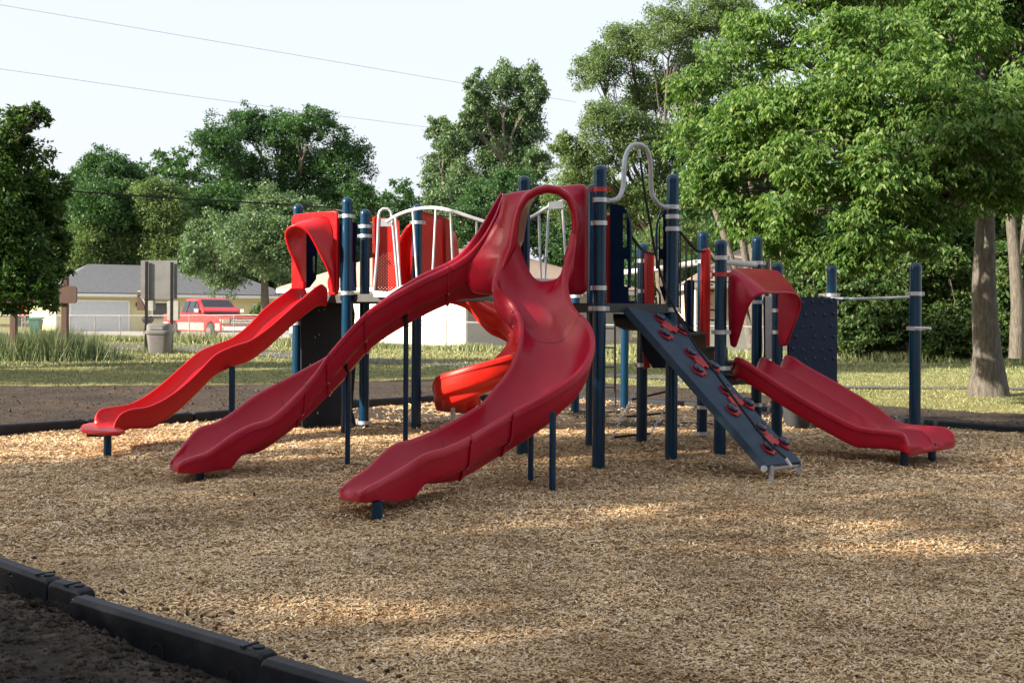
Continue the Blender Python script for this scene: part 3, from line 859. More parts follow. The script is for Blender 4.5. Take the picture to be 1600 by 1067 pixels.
leg(1413, 721, .16, .04, s4, D=11.56); leg(1456, 713, .16, .04, s4, D=11.95)
# its hood: near wall, roof, far wall
back_ = [(1142,540,12.3),(1140,520,12.3),(1139,480,12.3),(1139,440,12.3),(1140,426,12.3),(1146,421,12.33),(1175,421,12.75),(1205,423,13.2),(1215,426,13.38),(1216,440,13.4),(1216,480,13.4),(1216,520,13.4),(1218,540,13.4)]
mid2 = [(1148,543,12.27),(1150,520,12.22),(1152,490,12.17),(1155,462,12.12),(1160,444,12.12),(1168,437,12.16),(1192,436,12.6),(1221,438,13.08),(1231,442,13.3),(1234,456,13.32),(1233,485,13.32),(1229,520,13.33),(1224,541,13.36)]
frt = [(1151,541,12.26),(1159,512,12.12),(1167,485,12.02),(1178,466,11.95),(1188,460,11.95),(1198,458,12.0),(1212,458,12.4),(1236,459,12.9),(1247,464,13.05),(1251,474,13.1),(1247,492,13.15),(1238,515,13.2),(1229,540,13.3)]
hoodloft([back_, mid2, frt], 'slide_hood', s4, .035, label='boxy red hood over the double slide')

# spiral slide
cx_, cy_, rr_ = -0.28, 15.1, 0.54
sp = []
path = [(-1.0,15.75,1.74),(-.6,15.74,1.62)]
for k in range(0, 11):
    a = PI/2 - k*(PI*1.28/10); path.append((cx_+rr_*math.cos(a), cy_+rr_*math.sin(a), 1.30-.92*(k/10)**1.0))
lst = path[-1]; path.append((lst[0]-.02, lst[1]+.3, .27)); path.append((lst[0]+.02, lst[1]+.5, .24))
pp = smooth_path(path, 30); st5 = []
for i, c in enumerate(pp):
    d = (pp[min(i+1, 29)]-pp[max(i-1, 0)]); d.z = 0; d.normalize(); s = Vector((d.y, -d.x, 0))  # right-hand side of travel = inner
    t = i/29; din = .25 if t < .85 else .25-(t-.85)/.15*.2
    st5.append((c-s*.27+Vector((0,0,din+.03)), c+s*.27+Vector((0,0,din-.01)), din, din+.10))
s5, inf5 = chute('slide', st5, N=80, ground=.1, mat='redbright', label='orange-red spiral slide behind the curving slides')
for k in (.36, .6, .85):
    pass
mb = MB(); c = P(712, 655, 15.6); mb.tube([(c.x, 14.85, -.05), (c.x, 14.85, .35)], .03); mb.build('support_leg', M['galv'], s5, smooth=True)
arch = lambda D, w_, h0, x0, x1: [(x0,462,D),(x0,420,D),(x0+2,380,D),(x0+(x1-x0)*.3,348,D),(x0+(x1-x0)*.6,345,D),(x1-6,365,D+.1),(x1,395,D+.1),(x1+4,430,D+.1),(x1+5,462,D+.1)]
hoodloft([arch(15.3,0,0,624,690), arch(15.6,0,0,632,706), arch(15.9,0,0,640,716)], 'slide_hood', s5, .03, 'redbright')

mb = MB(); mb.slab([P(*v) for v in ((624,450,15.9),(624,372,15.9),(636,352,15.95),(655,346,16.0),(690,350,16.0),(708,372,16.0),(716,400,16.0),(722,450,16.0))], (0,1,0), .03); mb.build('hood_panel', M['redbright'], s5, bevel=.01)
# ---- decks
def deck(pts, z, th=.05, mat='deckperf', name='deck'):
    ps_ = [Vector((p.x, p.y, z)) for p in pts]; me = bpy.data.meshes.new(name)
    mb = MB(); mb.slab(ps_, (0,0,1), .012); o = mb.build(name, M['deck'], PS)
    mb = MB(); n = len(ps_)
    for i in range(n): mb.bar(ps_[i]-Vector((0,0,.045)), ps_[(i+1) % n]-Vector((0,0,.045)), .03, .085)
    mb.build('deck_frame', M['deck'], o); return o
p_ = POSTS
deck([p_['a'], p_['b'], p_['c']+Vector((.15,.2,0)), p_['d']+Vector((0,1.0,0)), p_['a']+Vector((.5,1.2,0))], 1.68)
zr = Vector((0,0,0))
deck([p_['b']+Vector((.05,.05,0)), P(618,460,13.8), P(640,460,14.6), p_['d'], p_['c']], 1.695)
deck([P(618,460,13.8), p_['e']+Vector((-.1,.1,0)), p_['e']+Vector((.1,.9,0)), P(650,460,14.7)], 1.70)
deck([p_['e'], p_['f'], p_['h'], p_['i'], p_['g']+Vector((.0,.6,0))], 1.58)
deck([p_['k'], p_['m'], p_['l'], p_['j']], .80)
# steps between the middle and the lower deck, perforated riser seen under the ramp
mb = MB(); a = P(960,500,11.9); b_ = P(1030,500,12.2)
mb.loft([[P(958,491,11.75), P(1040,492,12.0)], [P(958,500,11.72), P(1042,502,11.97)], [P(962,509,11.75), P(1045,512,12.0)], [P(975,514,11.85), P(1052,518,12.1)]])
o = mb.build('curved_riser', M['deck'], PS, smooth=True); s_ = o.modifiers.new('t', 'SOLIDIFY'); s_.thickness = .012
for k in range(4):
    t = (k+.5)/4; c = Vector((1.45+1.0*t, 12.55+.35*t, 1.50-.62*t))
    mb = MB(); mb.box(c, (.26, .85, .035), .3); mb.box(c+Vector((.12,.03,-.08)), (.015, .85, .13), .3); mb.build('step', M['deck'], PS, bevel=.006)
mb = MB(); mb.slab([P(1003,548,12.3), P(1000,515,12.3), P(1030,520,12.3), P(1062,552,12.3), P(1062,575,12.3), P(1020,575,12.3)], (0,1,0), .02); mb.build('stair_side_plate', M['darkpanel'], PS)
mb = MB(); mb.slab([P(1004,550,12.35), P(1012,552,12.35), P(1016,574,12.35), P(1006,577,12.35)], (0,1,0), .03); mb.build('stair_foot_bracket', M['redpaint'], PS)

# ---- panels
def panel(pts, name, mat, th=.02, nrm=(-.3,-1,0), bevel=.004, parent=None, **k):
    mb = MB(); mb.slab([P(*p) for p in pts], nrm, th); return mb.build(name, M[mat], parent or PS, bevel=bevel, smooth=True, **k)
def tubepart(pts, r, name, mat, parent=None, n=10, N=40, sm=True):
    mb = MB(); pp = [P(*p) for p in pts]; pp = smooth_path(pp, N) if sm else pp
    mb.tube(pp, r, n); return mb.build(name, M[mat], parent or PS, smooth=True)
def slotted(outline, slots, name, mat, D, th, parent=None, slope=0.0):
    """flat panel with true cut-out slots: strips cut between slot columns"""
    cu = bpy.data.curves.new(name, 'CURVE'); cu.dimensions = '2D'; cu.fill_mode = 'BOTH'; cu.extrude = th/2; cu.bevel_depth = 0
    o0 = P(outline[0][0], outline[0][1], D); sx = math.cos(math.atan(slope))
    def L2(px, py):
        x, y = q(px, py); t = x/F; # intersect the panel plane  Y = D + slope*(X-X0)
        Yp = (D - slope*o0.x)/(1-slope*t); return ((t*Yp-o0.x)/sx, EYE-y*Yp/F-o0.z)
    for pl_ in [outline]+slots:
        s = cu.splines.new('POLY'); s.points.add(len(pl_)-1); s.use_cyclic_u = True
        for i, (x, y) in enumerate(pl_):
            a, b2 = L2(x, y); s.points[i].co = (a, b2, 0, 1)
    tmp = bpy.data.objects.new('tmp', cu); COL.objects.link(tmp); dg = bpy.context.evaluated_depsgraph_get()
    me = bpy.data.meshes.new_from_object(tmp.evaluated_get(dg)); bpy.data.objects.remove(tmp)
    me.materials.clear(); me.materials.append(M[mat])
    o = bpy.data.objects.new(name, me); me.name = name
    link_world(o, o0, parent or PS); o.rotation_euler = (PI/2, 0, math.atan(slope)); return o
def rslot(x0, y0, x1, y1, n=5):
    r = (x1-x0)/2; cx = (x0+x1)/2
    return [(cx+r*math.cos(a), y0+r-abs(r*math.sin(a))) for a in np.linspace(PI, 0, n)]+[(cx+r*math.cos(a), y1-r+abs(r*math.sin(a))) for a in np.linspace(0, PI, n)]
# big tunnel panel under the left deck and the wavy-edged one beside post b
panel([(470,462,14.5),(533,462,15.2),(533,668,15.2),(478,672,14.6),(472,666,14.5),(470,640,14.5)], 'tunnel_panel', 'darkpanel', .03, (.7,-.7,0), .01)
for x, y in ((498,485),(506,484),(492,527),(498,523),(484,569),(487,642),(496,645)):
    mb = MB(); mb.lathe(P(x, y, 14.48+(x-470)*.0111), [(.012,0),(.012,.006),(.004,.01)], 10, Matrix.Rotation(PI/2, 3, 'X')); mb.build('bolt', M['silver'], PS)
panel([(549,464,14.5),(554,490,14.5),(551,530,14.5),(555,575,14.5),(553,600,14.5),(550,640,14.5),(556,665,14.5),(548,672,14.5),(538,672,14.5),(538,464,14.5)], 'tunnel_edge_panel', 'darkpanel', .04)
slotted([(474,372),(482,362),(493,372),(496,400),(494,436),(484,449),(475,452)], [rslot(489,400,492,427)], 'barrier_panel', 'navypanel', 14.9, .02)
panel([(531,350,14.3),(557,347,14.3),(559,355,14.3),(557,380,14.3),(556,420,14.3),(557,455,14.3),(532,455,14.3)], 'barrier_panel', 'navypanel', .03)
tubepart([(533,360,14.2),(531,366,14.2),(531,430,14.2),(533,436,14.2)], .012, 'grip_rail', 'black')
# perforated red panels (with real holes)
def perf(a, b_, c, d, name='perforated_panel'):
    A = [P(*v) for v in (a, b_, c, d)]
    me = npmesh(name, np.array([list(v-A[0]) for v in A]), np.array([[0,1,2,3]]), M['redperf'])
    uvl = me.uv_layers.new(name='UVMap'); w_ = (A[1]-A[0]).length; h_ = (A[3]-A[0]).length
    for i, uv in enumerate(((0,0),(w_,0),((A[2]-A[3]).length, (A[2]-A[1]).length),(0,h_))): 
        ang = PI/4; u_, v_ = uv; uvl.data[i].uv = (u_*math.cos(ang)-v_*math.sin(ang), u_*math.sin(ang)+v_*math.cos(ang))
    o = bpy.data.objects.new(name, me); link_world(o, A[0], PS)
    mb = MB()
    for i in range(4): mb.bar(A[i], A[(i+1) % 4], .018, .018)
    mb.build('panel_edge', M['redpaint'], o); return o
perf((583,457,15.2),(626,457,15.2),(623,345,15.2),(583,339,15.2))
panel([(583,340,15.15),(587,340,15.15),(588,460,15.15),(583,460,15.15)], 'panel_flange', 'redpaint', .04)
perf((657,450,14.9),(700,450,15.4),(700,343,15.4),(656,330,14.9))
panel([(697,342,15.3),(705,346,15.4),(705,420,15.4),(697,430,15.3)], 'panel_flange', 'redpaint', .03)
# hooped gate frames and arched bridge guard in light grey tube
def guard(px0, px1, y0, y1, ytop, D, plate, mat='galv'):
    m_ = (px0+px1)/2; r = .017
    o = tubepart([(px0-7,y1,D),(px0-2,400,D),(px0,355,D),(px0+1,ytop+10,D),(px0+4,ytop+2,D),(m_,ytop,D),(px1-4,ytop+2,D),(px1-1,ytop+10,D),(px1+1,355,D),(px1+5,400,D),(px1+10,y1,D)], r, 'gate_hoop', mat)
    panel([(px0,plate,D),(px1,plate,D),(px1,plate+12,D),(px0,plate+12,D)], 'gate_plate', mat, .01, (0,-1,0), .002, o); return o
guard(591, 613, 0, 459, 326, 13.9, 342)
panel([(584,454,13.88),(606,456,13.85),(622,459,13.8),(640,462,13.7),(640,467,13.7),(584,464,13.88)], 'bridge_toe_board', 'galv', .03)
top = [(604,347,13.85),(622,336,13.8),(650,327,13.6),(680,325,13.4),(710,331,13.1),(740,341,12.9),(775,352,12.7)]
bot = [(601,461,13.85),(612,457,13.8),(625,450,13.7),(651,443,13.6),(680,447,13.4),(710,455,13.2),(735,462,13.0),(778,473,12.8)]
ga = tubepart(top, .021, 'bridge_guard_rail', 'white'); tubepart(bot, .021, 'bridge_guard_rail', 'white')
for a, b_ in (((618,341,13.8),(626,450,13.75)),((645,331,13.62),(652,443,13.6)),((681,327,13.4),(675,446,13.4)),((704,333,13.15),(709,455,13.2)),((745,346,12.9),(741,464,13.0)),((765,352,12.75),(762,470,12.9))):
    tubepart([a, b_], .013, 'guard_baluster', 'white', sm=False)
tubepart([(820,343,13.5),(835,337,13.5),(856,324,13.5),(880,314,13.6)], .021, 'bridge_guard_rail', 'white')
for a, b_ in (((842,336,13.5),(845,440,13.5)),((858,318,13.5),(851,440,13.5)),((878,312,13.5),(886,440,13.5))): tubepart([a, b_], .016, 'guard_baluster', 'galv', sm=False)
panel([(857,316,13.48),(880,314,13.48),(880,326,13.48),(857,327,13.48)], 'gate_plate', 'galv', .01, (0,-1,0), .002)
# tall arch with climbing rope
arc = tubepart([(939,313,11.2),(950,313.5,11.3),(961,313,11.33),(969,306,11.36),(974,290,11.4),(975,262,11.42),(978,243,11.45),(986,229,11.47),(997,226,11.5),(1008,231,11.55),(1015,246,11.6),(1017,270,11.65),(1018,298,11.7),(1024,313,11.72),(1034,322,11.78),(1046,325,11.8)], .024, 'rope_arch', 'galv', n=14, N=70)
rope = tubepart([(1000,246,11.5),(1007,300,11.45),(1016,350,11.4),(1025,400,11.36),(1036,440,11.3),(1052,478,11.25),(1068,508,11.2),(1090,545,11.05),(1120,585,10.85),(1160,640,10.6),(1200,690,10.35),(1228,716,10.22)], .012, 'climbing_rope', 'black', n=8, N=60)
tubepart([(998,234,11.5),(1000,247,11.5)], .016, 'rope_ferrule', 'silver', rope, sm=False)
tubepart([(1228,716,10.22),(1236,728,10.2)], .014, 'rope_ferrule', 'silver', rope, sm=False)
# navy barrier panels either side of the ramp
slotted([(953,320),(966,320),(975,324),(981,336),(984,356),(984,420),(982,455),(983,488),(953,488)], [rslot(973,333,979,387), rslot(975,405,981,448)], 'barrier_panel', 'navypanel', 11.5, .022)
slotted([(1061,327),(1048,327),(1038,331),(1031,342),(1029,360),(1029,420),(1031,450),(1038,470),(1052,484),(1061,488)], [rslot(1031,338,1036,390), rslot(1031,405,1036,448)], 'barrier_panel', 'navypanel', 11.95, .022)
tubepart([(978,328,11.46),(982,340,11.46),(985,352,11.46),(985.5,400,11.46),(984,450,11.46)], .012, 'panel_edge_tube', 'navy')
tubepart([(1045,327,11.9),(1034,331,11.9),(1028,345,11.9),(1026,360,11.9),(1026,390,11.9),(1026,420,11.9)], .012, 'panel_edge_tube', 'navy')
panel([(947,336,11.6),(954,336,11.6),(954,480,11.6),(947,480,11.6)], 'post_infill_panel', 'redbright', .03, (0,-1,0), .008)
panel([(1007,396,13.3),(1011,392,13.3),(1018,392,13.3),(1022,396,13.3),(1022,478,13.3),(1007,478,13.3)], 'stair_end_panel', 'redbright', .05, (0,-1,0), .02)
panel([(1095,392,13.1),(1100,388,13.1),(1107,388,13.1),(1110.5,392,13.1),(1109,556,13.1),(1094,540,13.1)], 'stair_end_panel', 'redbright', .05, (-.4,-1,0), .02)
tubepart([(1101,396,13.05),(1101,470,13.05),(1100,548,13.05)], .014, 'panel_rib', 'redbright')
panel([(1068,444,13.6),(1073,438,13.6),(1082,437,13.6),(1085,440,13.6),(1084,530,13.6),(1072,530,13.6)], 'barrier_panel', 'navypanel', .03)
panel([(976,470,13.9),(1020,470,13.9),(1020,480,13.9),(976,480,13.9)], 'toe_board', 'darkpanel', .02)
# stair handrails and thin balusters
h1 = tubepart([(984,366,11.8),(993,378,12.1),(1001,388,12.5),(1009,394,12.9),(1021,397,13.2)], .016, 'handrail', 'black')
h2 = tubepart([(1062,362,12.0),(1075,377,12.4),(1087,390,12.7),(1094,393,12.9),(1101,393,13.0)], .016, 'handrail', 'black')
tubepart([(1058,490,12.0),(1068,503,12.2),(1079,515,12.5),(1088,520,12.7),(1096,520,12.9)], .016, 'handrail', 'black')
tubepart([(1022,447,12.9),(1028,455,12.8),(1031,463,12.7),(1031,480,12.7)], .012, 'handrail', 'black')
for x, y0, D in ((993,380,12.1),(1003,391,12.6),(1012,396,12.9)): tubepart([(x,y0,D),(x,482,D)], .010, 'baluster', 'deck', h1, sm=False)
for x, y0, y1, D in ((1063,365,490,12.05),(1072,375,505,12.3),(1081,386,518,12.55)): tubepart([(x,y0,D),(x,y1,D)], .010, 'baluster', 'deck', h2, sm=False)
# overhead pipes
tubepart([(976,426,15.2),(1030,420,15.0),(1094,410,13.95)], .04, 'overhead_pipe', 'white', sm=False)
tubepart([(1124,408,12.45),(1180,414,13.9)], .036, 'overhead_pipe', 'white', sm=False)
tubepart([(1299,466,14.8),(1340,467,14.3),(1428,464,12.98)], .017, 'overhead_pipe', 'galv', sm=False)
tubepart([(1281,461,15.2),(1299,461,14.85)], .022, 'overhead_pipe', 'silver', sm=False)
tubepart([(1430,513,12.9),(1454,513,12.7)], .016, 'hand_peg', 'silver', sm=False)
# small black finger loops along post k
for y0, y1 in ((440,454),(484,500)):
    tubepart([(1110,y0,13.0),(1116,y0+1,13.0),(1120,(y0+y1)/2,13.0),(1116,y1,13.0),(1109,y1,13.0)], .010, 'grip_loop', 'black')
for y in (424,434,445,458,475): 
    mb = MB(); mb.lathe(P(1112, y, 13.05), [(.016,0),(.016,.02)], 8, Matrix.Rotation(PI/2, 3, 'X')); mb.build('bolt', M['silver'], PS)

# ---- climbing ramp
A0, A1, B0, B1 = P(981,480,11.4), P(1035,481,11.95), P(1199,727,10.2), P(1252,721,10.72)
nrm = (A1-A0).cross(B0-A0).normalized()
if nrm.z < 0: nrm = -nrm
def onr(u, v, h=0.0): return (A0.lerp(A1, u)).lerp(B0.lerp(B1, u), v)+nrm*h
mb = MB()
sec = [(0,-.075),(0,-.006),(.008,0),(.992,0),(1,-.006),(1,-.075),(.975,-.075),(.97,-.02),(.03,-.02),(.025,-.075)]
mb.loft([[onr(u, v, h) for u, h in sec] for v in np.linspace(0, 1, 12)], closed=True, capends=True)
rp = mb.build('climbing_ramp', M['grey'], PS, smooth=True, angle=30)
def ramp_uv(px, py):
    lo_ = None; best = 1e9
    for v in np.linspace(0, 1, 101):
        for u in np.linspace(0, 1, 41):
            w_ = onr(u, v); x = 800+w_.x*F/w_.y; y = HZ-(w_.z-EYE)*F/w_.y+ROLL*(x-800); d = (x-px)**2+(y-py)**2
            if d < best: best = d; lo_ = (u, v)
    return lo_
def z7(x, y): return (900+x/2.964, 400+y/2.964)
groups = [((383,288),(485,345),(408,365),(425,330)), ((525,452),(634,513),(558,532),(580,495)), ((688,624),(793,687),(720,710),(735,668)), ((852,800),(958,866),(888,894),(900,850))]
xd = (A1-A0).normalized(); yd = (B0-A0).normalized()
for g_i, (ha, hb, hc, cc_) in enumerate(groups):
    ha, hb, hc, cc_ = (onr(*ramp_uv(*z7(*p)), .0) for p in (ha, hb, hc, cc_))
    # lizard-like red backing: wavy body with three lobes
    mb = MB(); pts = []
    def lobe(c, n, r, a0, a1): return [c+(xd*math.cos(a)+yd*math.sin(a))*r*(1+.08*math.sin(5*a)) for a in np.linspace(a0, a1, n)]
    for c, r in ((ha,.075),(hb,.075),(hc,.075)):
        mb.slab([v+nrm*.012 for v in lobe(c+yd*.012, 18, r*1.02, 0, 2*PI*17/18)], nrm, .016)
    def ribbon(a, b_, w0, w1):
        d = (b_-a); s = d.cross(nrm).normalized(); L_, R_ = [], []
        for t in np.linspace(0, 1, 9):
            c = a.lerp(b_, t)+s*.03*math.sin(t*PI*2); wv = w0+(w1-w0)*t+.014*math.sin(t*9)
            L_.append(c+s*wv+nrm*.0125); R_.append(c-s*wv+nrm*.0125)
        mb.slab(L_+R_[::-1], nrm, .0165)
    ribbon(ha, cc_, .035, .045); ribbon(cc_, hb+yd*.03, .045, .04); ribbon(cc_+yd*.02-xd*.0, hc+yd*.02, .05, .045)
    pad = mb.build('foothold_backing', M['redpaint'], rp)
    for hc_ in (ha, hb, hc):
        mb = MB(); rot = Matrix((xd, nrm.cross(xd), nrm)).transposed()
        mb.lathe(hc_+nrm*.018, [(.050,0),(.056,.012),(.052,.026),(.036,.038),(.015,.042)], 16, rot)
        for v in range(len(mb.v)):
            w_ = mb.v[v]-hc_; mb.v[v] = hc_+w_+xd*(w_.dot(xd)*.25)
        hd = mb.build('foothold', M['hold'], rp, smooth=True, angle=60)
        mb = MB()
        for s in (-1, 1): mb.lathe(hc_+nrm*.052+xd*.022*s, [(.008,0),(.008,.006)], 8, rot)
        mb.build('bolt', M['silver'], hd)
for px, py in ((1205,752),(1247,739)):
    D = gD(px, py); c = P(px, py, D); mb = MB(); mb.tube([(c.x, c.y, -.05), (c.x, c.y, .14)], .022, 12); mb.build('ramp_foot', M['galv'], rp, smooth=True)
mb = MB(); mb.tube([B0-nrm*.05-xd*.02, B1-nrm*.05+xd*.02], .014, 10); mb.build('ramp_foot_bar', M['galv'], rp, smooth=True)
for c, s in ((B0, -1), (B1, 1)):
    mb = MB(); mb.lathe(c-nrm*.04+xd*s*.012-yd*.0, [(.03,-.008),(.03,.008)], 16, Matrix((yd, nrm, xd)).transposed()); mb.build('ramp_hinge', M['galv'], rp, smooth=True)
tubepart([(955,485,11.55),(984,485,11.45)], .02, 'ramp_top_bar', 'deck', rp, sm=False)

# chain ladder and vertical rung ladder behind
def chain(a, b_, n):
    a, b_ = P(*a), P(*b_); d = (b_-a).normalized(); L = (b_-a).length/n; s1_ = d.cross(Vector((0,1,0))).normalized(); s2_ = d.cross(s1_)
    mb = MB()
    for i in range(n):
        c = a.lerp(b_, (i+.5)/n); s = s1_ if i % 2 else s2_
        mb.tube([c+d*math.cos(t)*L*.62+s*math.sin(t)*.014 for t in np.linspace(0, 2*PI, 9)[:-1]], .005, 5, closed=True)
    return mb
lad = chain((995,607,14.6),(955,686,13.6),26).build('ladder_chain', M['chain'], PS); chain((1069,586,14.9),(1016,678,13.8),30).build('ladder_chain', M['chain'], PS)
tubepart([(984,625,14.35),(1052,609,14.6)], .013, 'chain_ladder_rung', 'black', sm=False)
tubepart([(980,651,14.0),(1040,645,14.2)], .013, 'chain_ladder_rung', 'black', sm=False); tubepart([(960,683,13.7),(1016,677,13.8)], .013, 'chain_ladder_rung', 'black', sm=False)
tubepart([(961,500,16.5),(961,636,16.5)], .016, 'ladder_rail', 'deck', sm=False); tubepart([(944,500,16.7),(944,636,16.7)], .016, 'ladder_rail', 'deck', sm=False)
for y in (513, 543, 573, 605): tubepart([(944,y,16.7),(961,y+.3,16.5)], .012, 'ladder_rung', 'deck', sm=False)
# navy climbing wall with holds, grey side panel
wa = [(1231,464,13.55),(1307,466,14.75),(1307,600,14.75),(1231,596,13.55)]
cw = panel(wa, 'climbing_wall', 'navypanel', .03, (.5,-.85,0), .006)
for i in range(5):
    for j, y in enumerate((471,490,509,526,545,560)):
        if (i*7+j*3) % 11 == 5: continue
        x = 1240+i*15+(j % 2)*4-2; t = (x-1231)/76; D = 13.55+1.2*t
        mb = MB(); c = P(x, y+(i % 2)*2, D-.03); mb.lathe(c, [(.030,0),(.026,.018),(.01,.024)], 6, Matrix.Rotation(PI/2+.0, 3, 'X')); mb.build('finger_hold', M['hold'], cw)
panel([(1196,463,13.7),(1207,463,13.65),(1207,562,13.65),(1196,560,13.7)], 'side_panel', 'galv', .012, (-.2,-1,0))
tubepart([(1194,464,13.75),(1195,560,13.75)], .012, 'side_panel_edge', 'black', sm=False)
# low step pod and concrete pad seen under the double slide
mb = MB(); c = Gg(1246, 669); c.y = 15.3; c.x = P(1246,660,15.3).x; mb.lathe((c.x, c.y, 0), [(.14,0.0),(.17,.05),(.20,.30),(.21,.33),(.19,.34),(.05,.34)], 20); mb.build('step_pod', M['deck'], PS, smooth=True)
tubepart([(1095,636,13.95),(1124,637,14.3)], .02, 'low_rail', 'silver', sm=False)
# ================================================================ BACKGROUND: houses, vehicle, signs, fence
M['yellow'] = simple('yellow_siding', (0.62,0.55,0.30), 0.7, var=0.04)
M['cream'] = simple('white_siding', (0.74,0.72,0.66), 0.6, var=0.03)
M['greysid'] = simple('grey_siding', (0.27,0.29,0.30), 0.7, var=0.05)
M['pinksid'] = simple('salmon_siding', (0.58,0.42,0.33), 0.7, var=0.06)
M['trim'] = simple('white_trim', (0.72,0.72,0.70), 0.5, var=0.03)
M['door'] = simple('pale_garage_door', (0.55,0.58,0.62), 0.5, var=0.03)
def shingle(name, c0, c1):
    m, t, b = nmat(name)
    n = noise(t, 5.5, 6, 0.8, mapping=(1, 1, 2.5))
    t.links.new(ramp(t, n, [(0.32, c0), (0.68, c1)]), b.inputs['Base Color']); b.inputs['Roughness'].default_value = 0.9
    bump(t, b, noise(t, 9, 4), 0.5, .03); return m
M['roofgrey'] = shingle('grey_shingles', (0.06,0.065,0.078), (0.13,0.14,0.16))
M['rooftan'] = shingle('tan_shingles', (0.22,0.16,0.125), (0.40,0.31,0.25))
M['glass'] = simple('dark_window_glass', (0.02,0.03,0.04), 0.08, var=0.1)
def house(name, label, C0, CR, CL, eave, ridge, walls, roofm, base=-.1, hip=.32):
    """C0 near corner, CR right corner, CL left corner (x, y); parallelogram footprint"""
    C0, CR, CL = (Vector((c[0], c[1], 0)) for c in (C0, CR, CL)); CB = CR+CL-C0
    h = empty(name, (C0.x, C0.y, 0)); setp(h, label, 'house')
    def wall(a, b_, mat, nm='wall'):
        d = (b_-a).normalized(); n = Vector((d.y, -d.x, 0)); H = eave-base; nb = int(H/.19); mb = MB()
        prof = []
        for k in range(nb):   # lapped boards
            z0 = base+k*H/nb; z1 = base+(k+1)*H/nb; prof += [(.02, z0), (.004, z1-.002)]
        mb.loft([[p+n*o_+Vector((0,0,z)) for o_, z in prof] for p in (a, b_)])
        mb.slab([a-n*.02+Vector((0,0,base)), b_-n*.02+Vector((0,0,base)), b_-n*.02+Vector((0,0,eave)), a-n*.02+Vector((0,0,eave))], n, .04)
        mb.build(nm, mat, h)
    wall(C0, CR, walls[0]); wall(CL, C0, walls[1]); wall(CR, CB, walls[0]); wall(CB, CL, walls[1])
    for c in (C0, CR, CL):
        mb = MB(); mb.box(c+Vector((0,0,(base+eave)/2)), (.14,.14,eave-base), math.atan2((CR-C0).y, (CR-C0).x)); mb.build('corner_board', M['trim'], h)
    cen = (C0+CB)/2; ov = .6
    E = [c+(c-cen).normalized()*ov*1.3+Vector((0,0,eave)) for c in (C0, CR, CB, CL)]
    if (CR-C0).length >= (CL-C0).length: a = (C0+CL)/2; b_ = (CR+CB)/2
    else: a = (C0+CR)/2; b_ = (CL+CB)/2
    rid = [a.lerp(b_, hip)+Vector((0,0,ridge)), a.lerp(b_, 1-hip)+Vector((0,0,ridge))]
    mb = MB()
    long_r = (CR-C0).length >= (CL-C0).length
    if long_r: fs = [[E[0],E[1],rid[1],rid[0]],[E[1],E[2],rid[1]],[E[2],E[3],rid[0],rid[1]],[E[3],E[0],rid[0]]]
    else: fs = [[E[1],E[2],rid[1],rid[0]],[E[2],E[3],rid[1]],[E[3],E[0],rid[0],rid[1]],[E[0],E[1],rid[0]]]
    for f_ in fs: mb.slab([v+Vector((0,0,.08)) for v in f_], (f_[1]-f_[0]).cross(f_[2]-f_[0]), .06)
    rf = mb.build('roof', roofm, h)
    mb = MB()
    for i in range(4): mb.bar(E[i]-Vector((0,0,.06)), E[(i+1)%4]-Vector((0,0,.06)), .04, .2)
    mb.build('fascia', M['trim'], h)
    mb = MB(); mb.slab([e-Vector((0,0,.05)) for e in E], (0,0,1), .02); mb.build('soffit', M['trim'], h)
    return h, C0, CR, CL, rf, rid
def XY(px, D): p = P(px, 500, D); return (p.x, p.y)
def onwall(h, a, b_, t0, t1, z0, z1, name, mat, out=.06, frame=True, slats=0, parent=None):
    d = (b_-a).normalized(); n = Vector((d.y, -d.x, 0)); L = (b_-a).length
    p0 = a+d*L*t0; p1 = a+d*L*t1; mb = MB()
    mb.slab([p0+n*out+Vector((0,0,z0)), p1+n*out+Vector((0,0,z0)), p1+n*out+Vector((0,0,z1)), p0+n*out+Vector((0,0,z1))], n, .05)
    if slats:
        for k in range(1, slats): mb.bar(p0+n*(out+.03)+Vector((0,0,z0+(z1-z0)*k/slats)), p1+n*(out+.03)+Vector((0,0,z0+(z1-z0)*k/slats)), .02, .02)
    o = mb.build(name, mat, h)
    if frame:
        mb = MB(); u = Vector((0,0,1)); q0 = n*(out+.02)
        mb.bar(p0+q0+u*z0, p0+q0+u*(z1+.1), .12, .1, n); mb.bar(p1+q0+u*z0, p1+q0+u*(z1+.1), .12, .1, n); mb.bar(p0+q0+u*(z1+.05), p1+q0+u*(z1+.05), .1, .12)
        mb.build('frame', M['trim'], o)
    return o
# yellow house with the garage, left
h, c0, cr, cl, rf, rid = house('yellow_house', 'yellow sided bungalow with grey shingle roof and a closed pale garage door', XY(88, 78), XY(440, 86), XY(48, 89), 2.55, 4.75, (M['yellow'], M['yellow']), M['roofgrey'], hip=.2)
L = (cr-c0).length
onwall(h, c0, cr, .055, .30, -.05, 2.05, 'garage_door', M['door'], slats=4)
onwall(h, c0, cr, .86, .96, .9, 1.9, 'window', M['glass'])
onwall(h, c0, cr, .40, .50, .9, 2.0, 'window', M['glass'])
d = (cr-c0).normalized(); n_ = Vector((d.y, -d.x, 0)); p = c0+d*L*.335+n_*.12+Vector((0,0,1.85)); mb = MB(); mb.lathe(p, [(.03,-.18),(.09,-.12),(.11,.1),(.04,.2)], 10); mb.build('wall_lamp', M['black'], h)
mb = MB(); mb.tube([cl.lerp(c0,.9)+Vector((-.1,-.1,0)), cl.lerp(c0,.9)+Vector((-.1,-.1,2.5))], .05, 8); mb.build('downspout', M['trim'], h)
mb = MB(); mb.box(rid[0]+Vector((-2.0,-.2,-.75)), (.9,.5,.18), .3); mb.build('roof_vent', M['black'], rf)
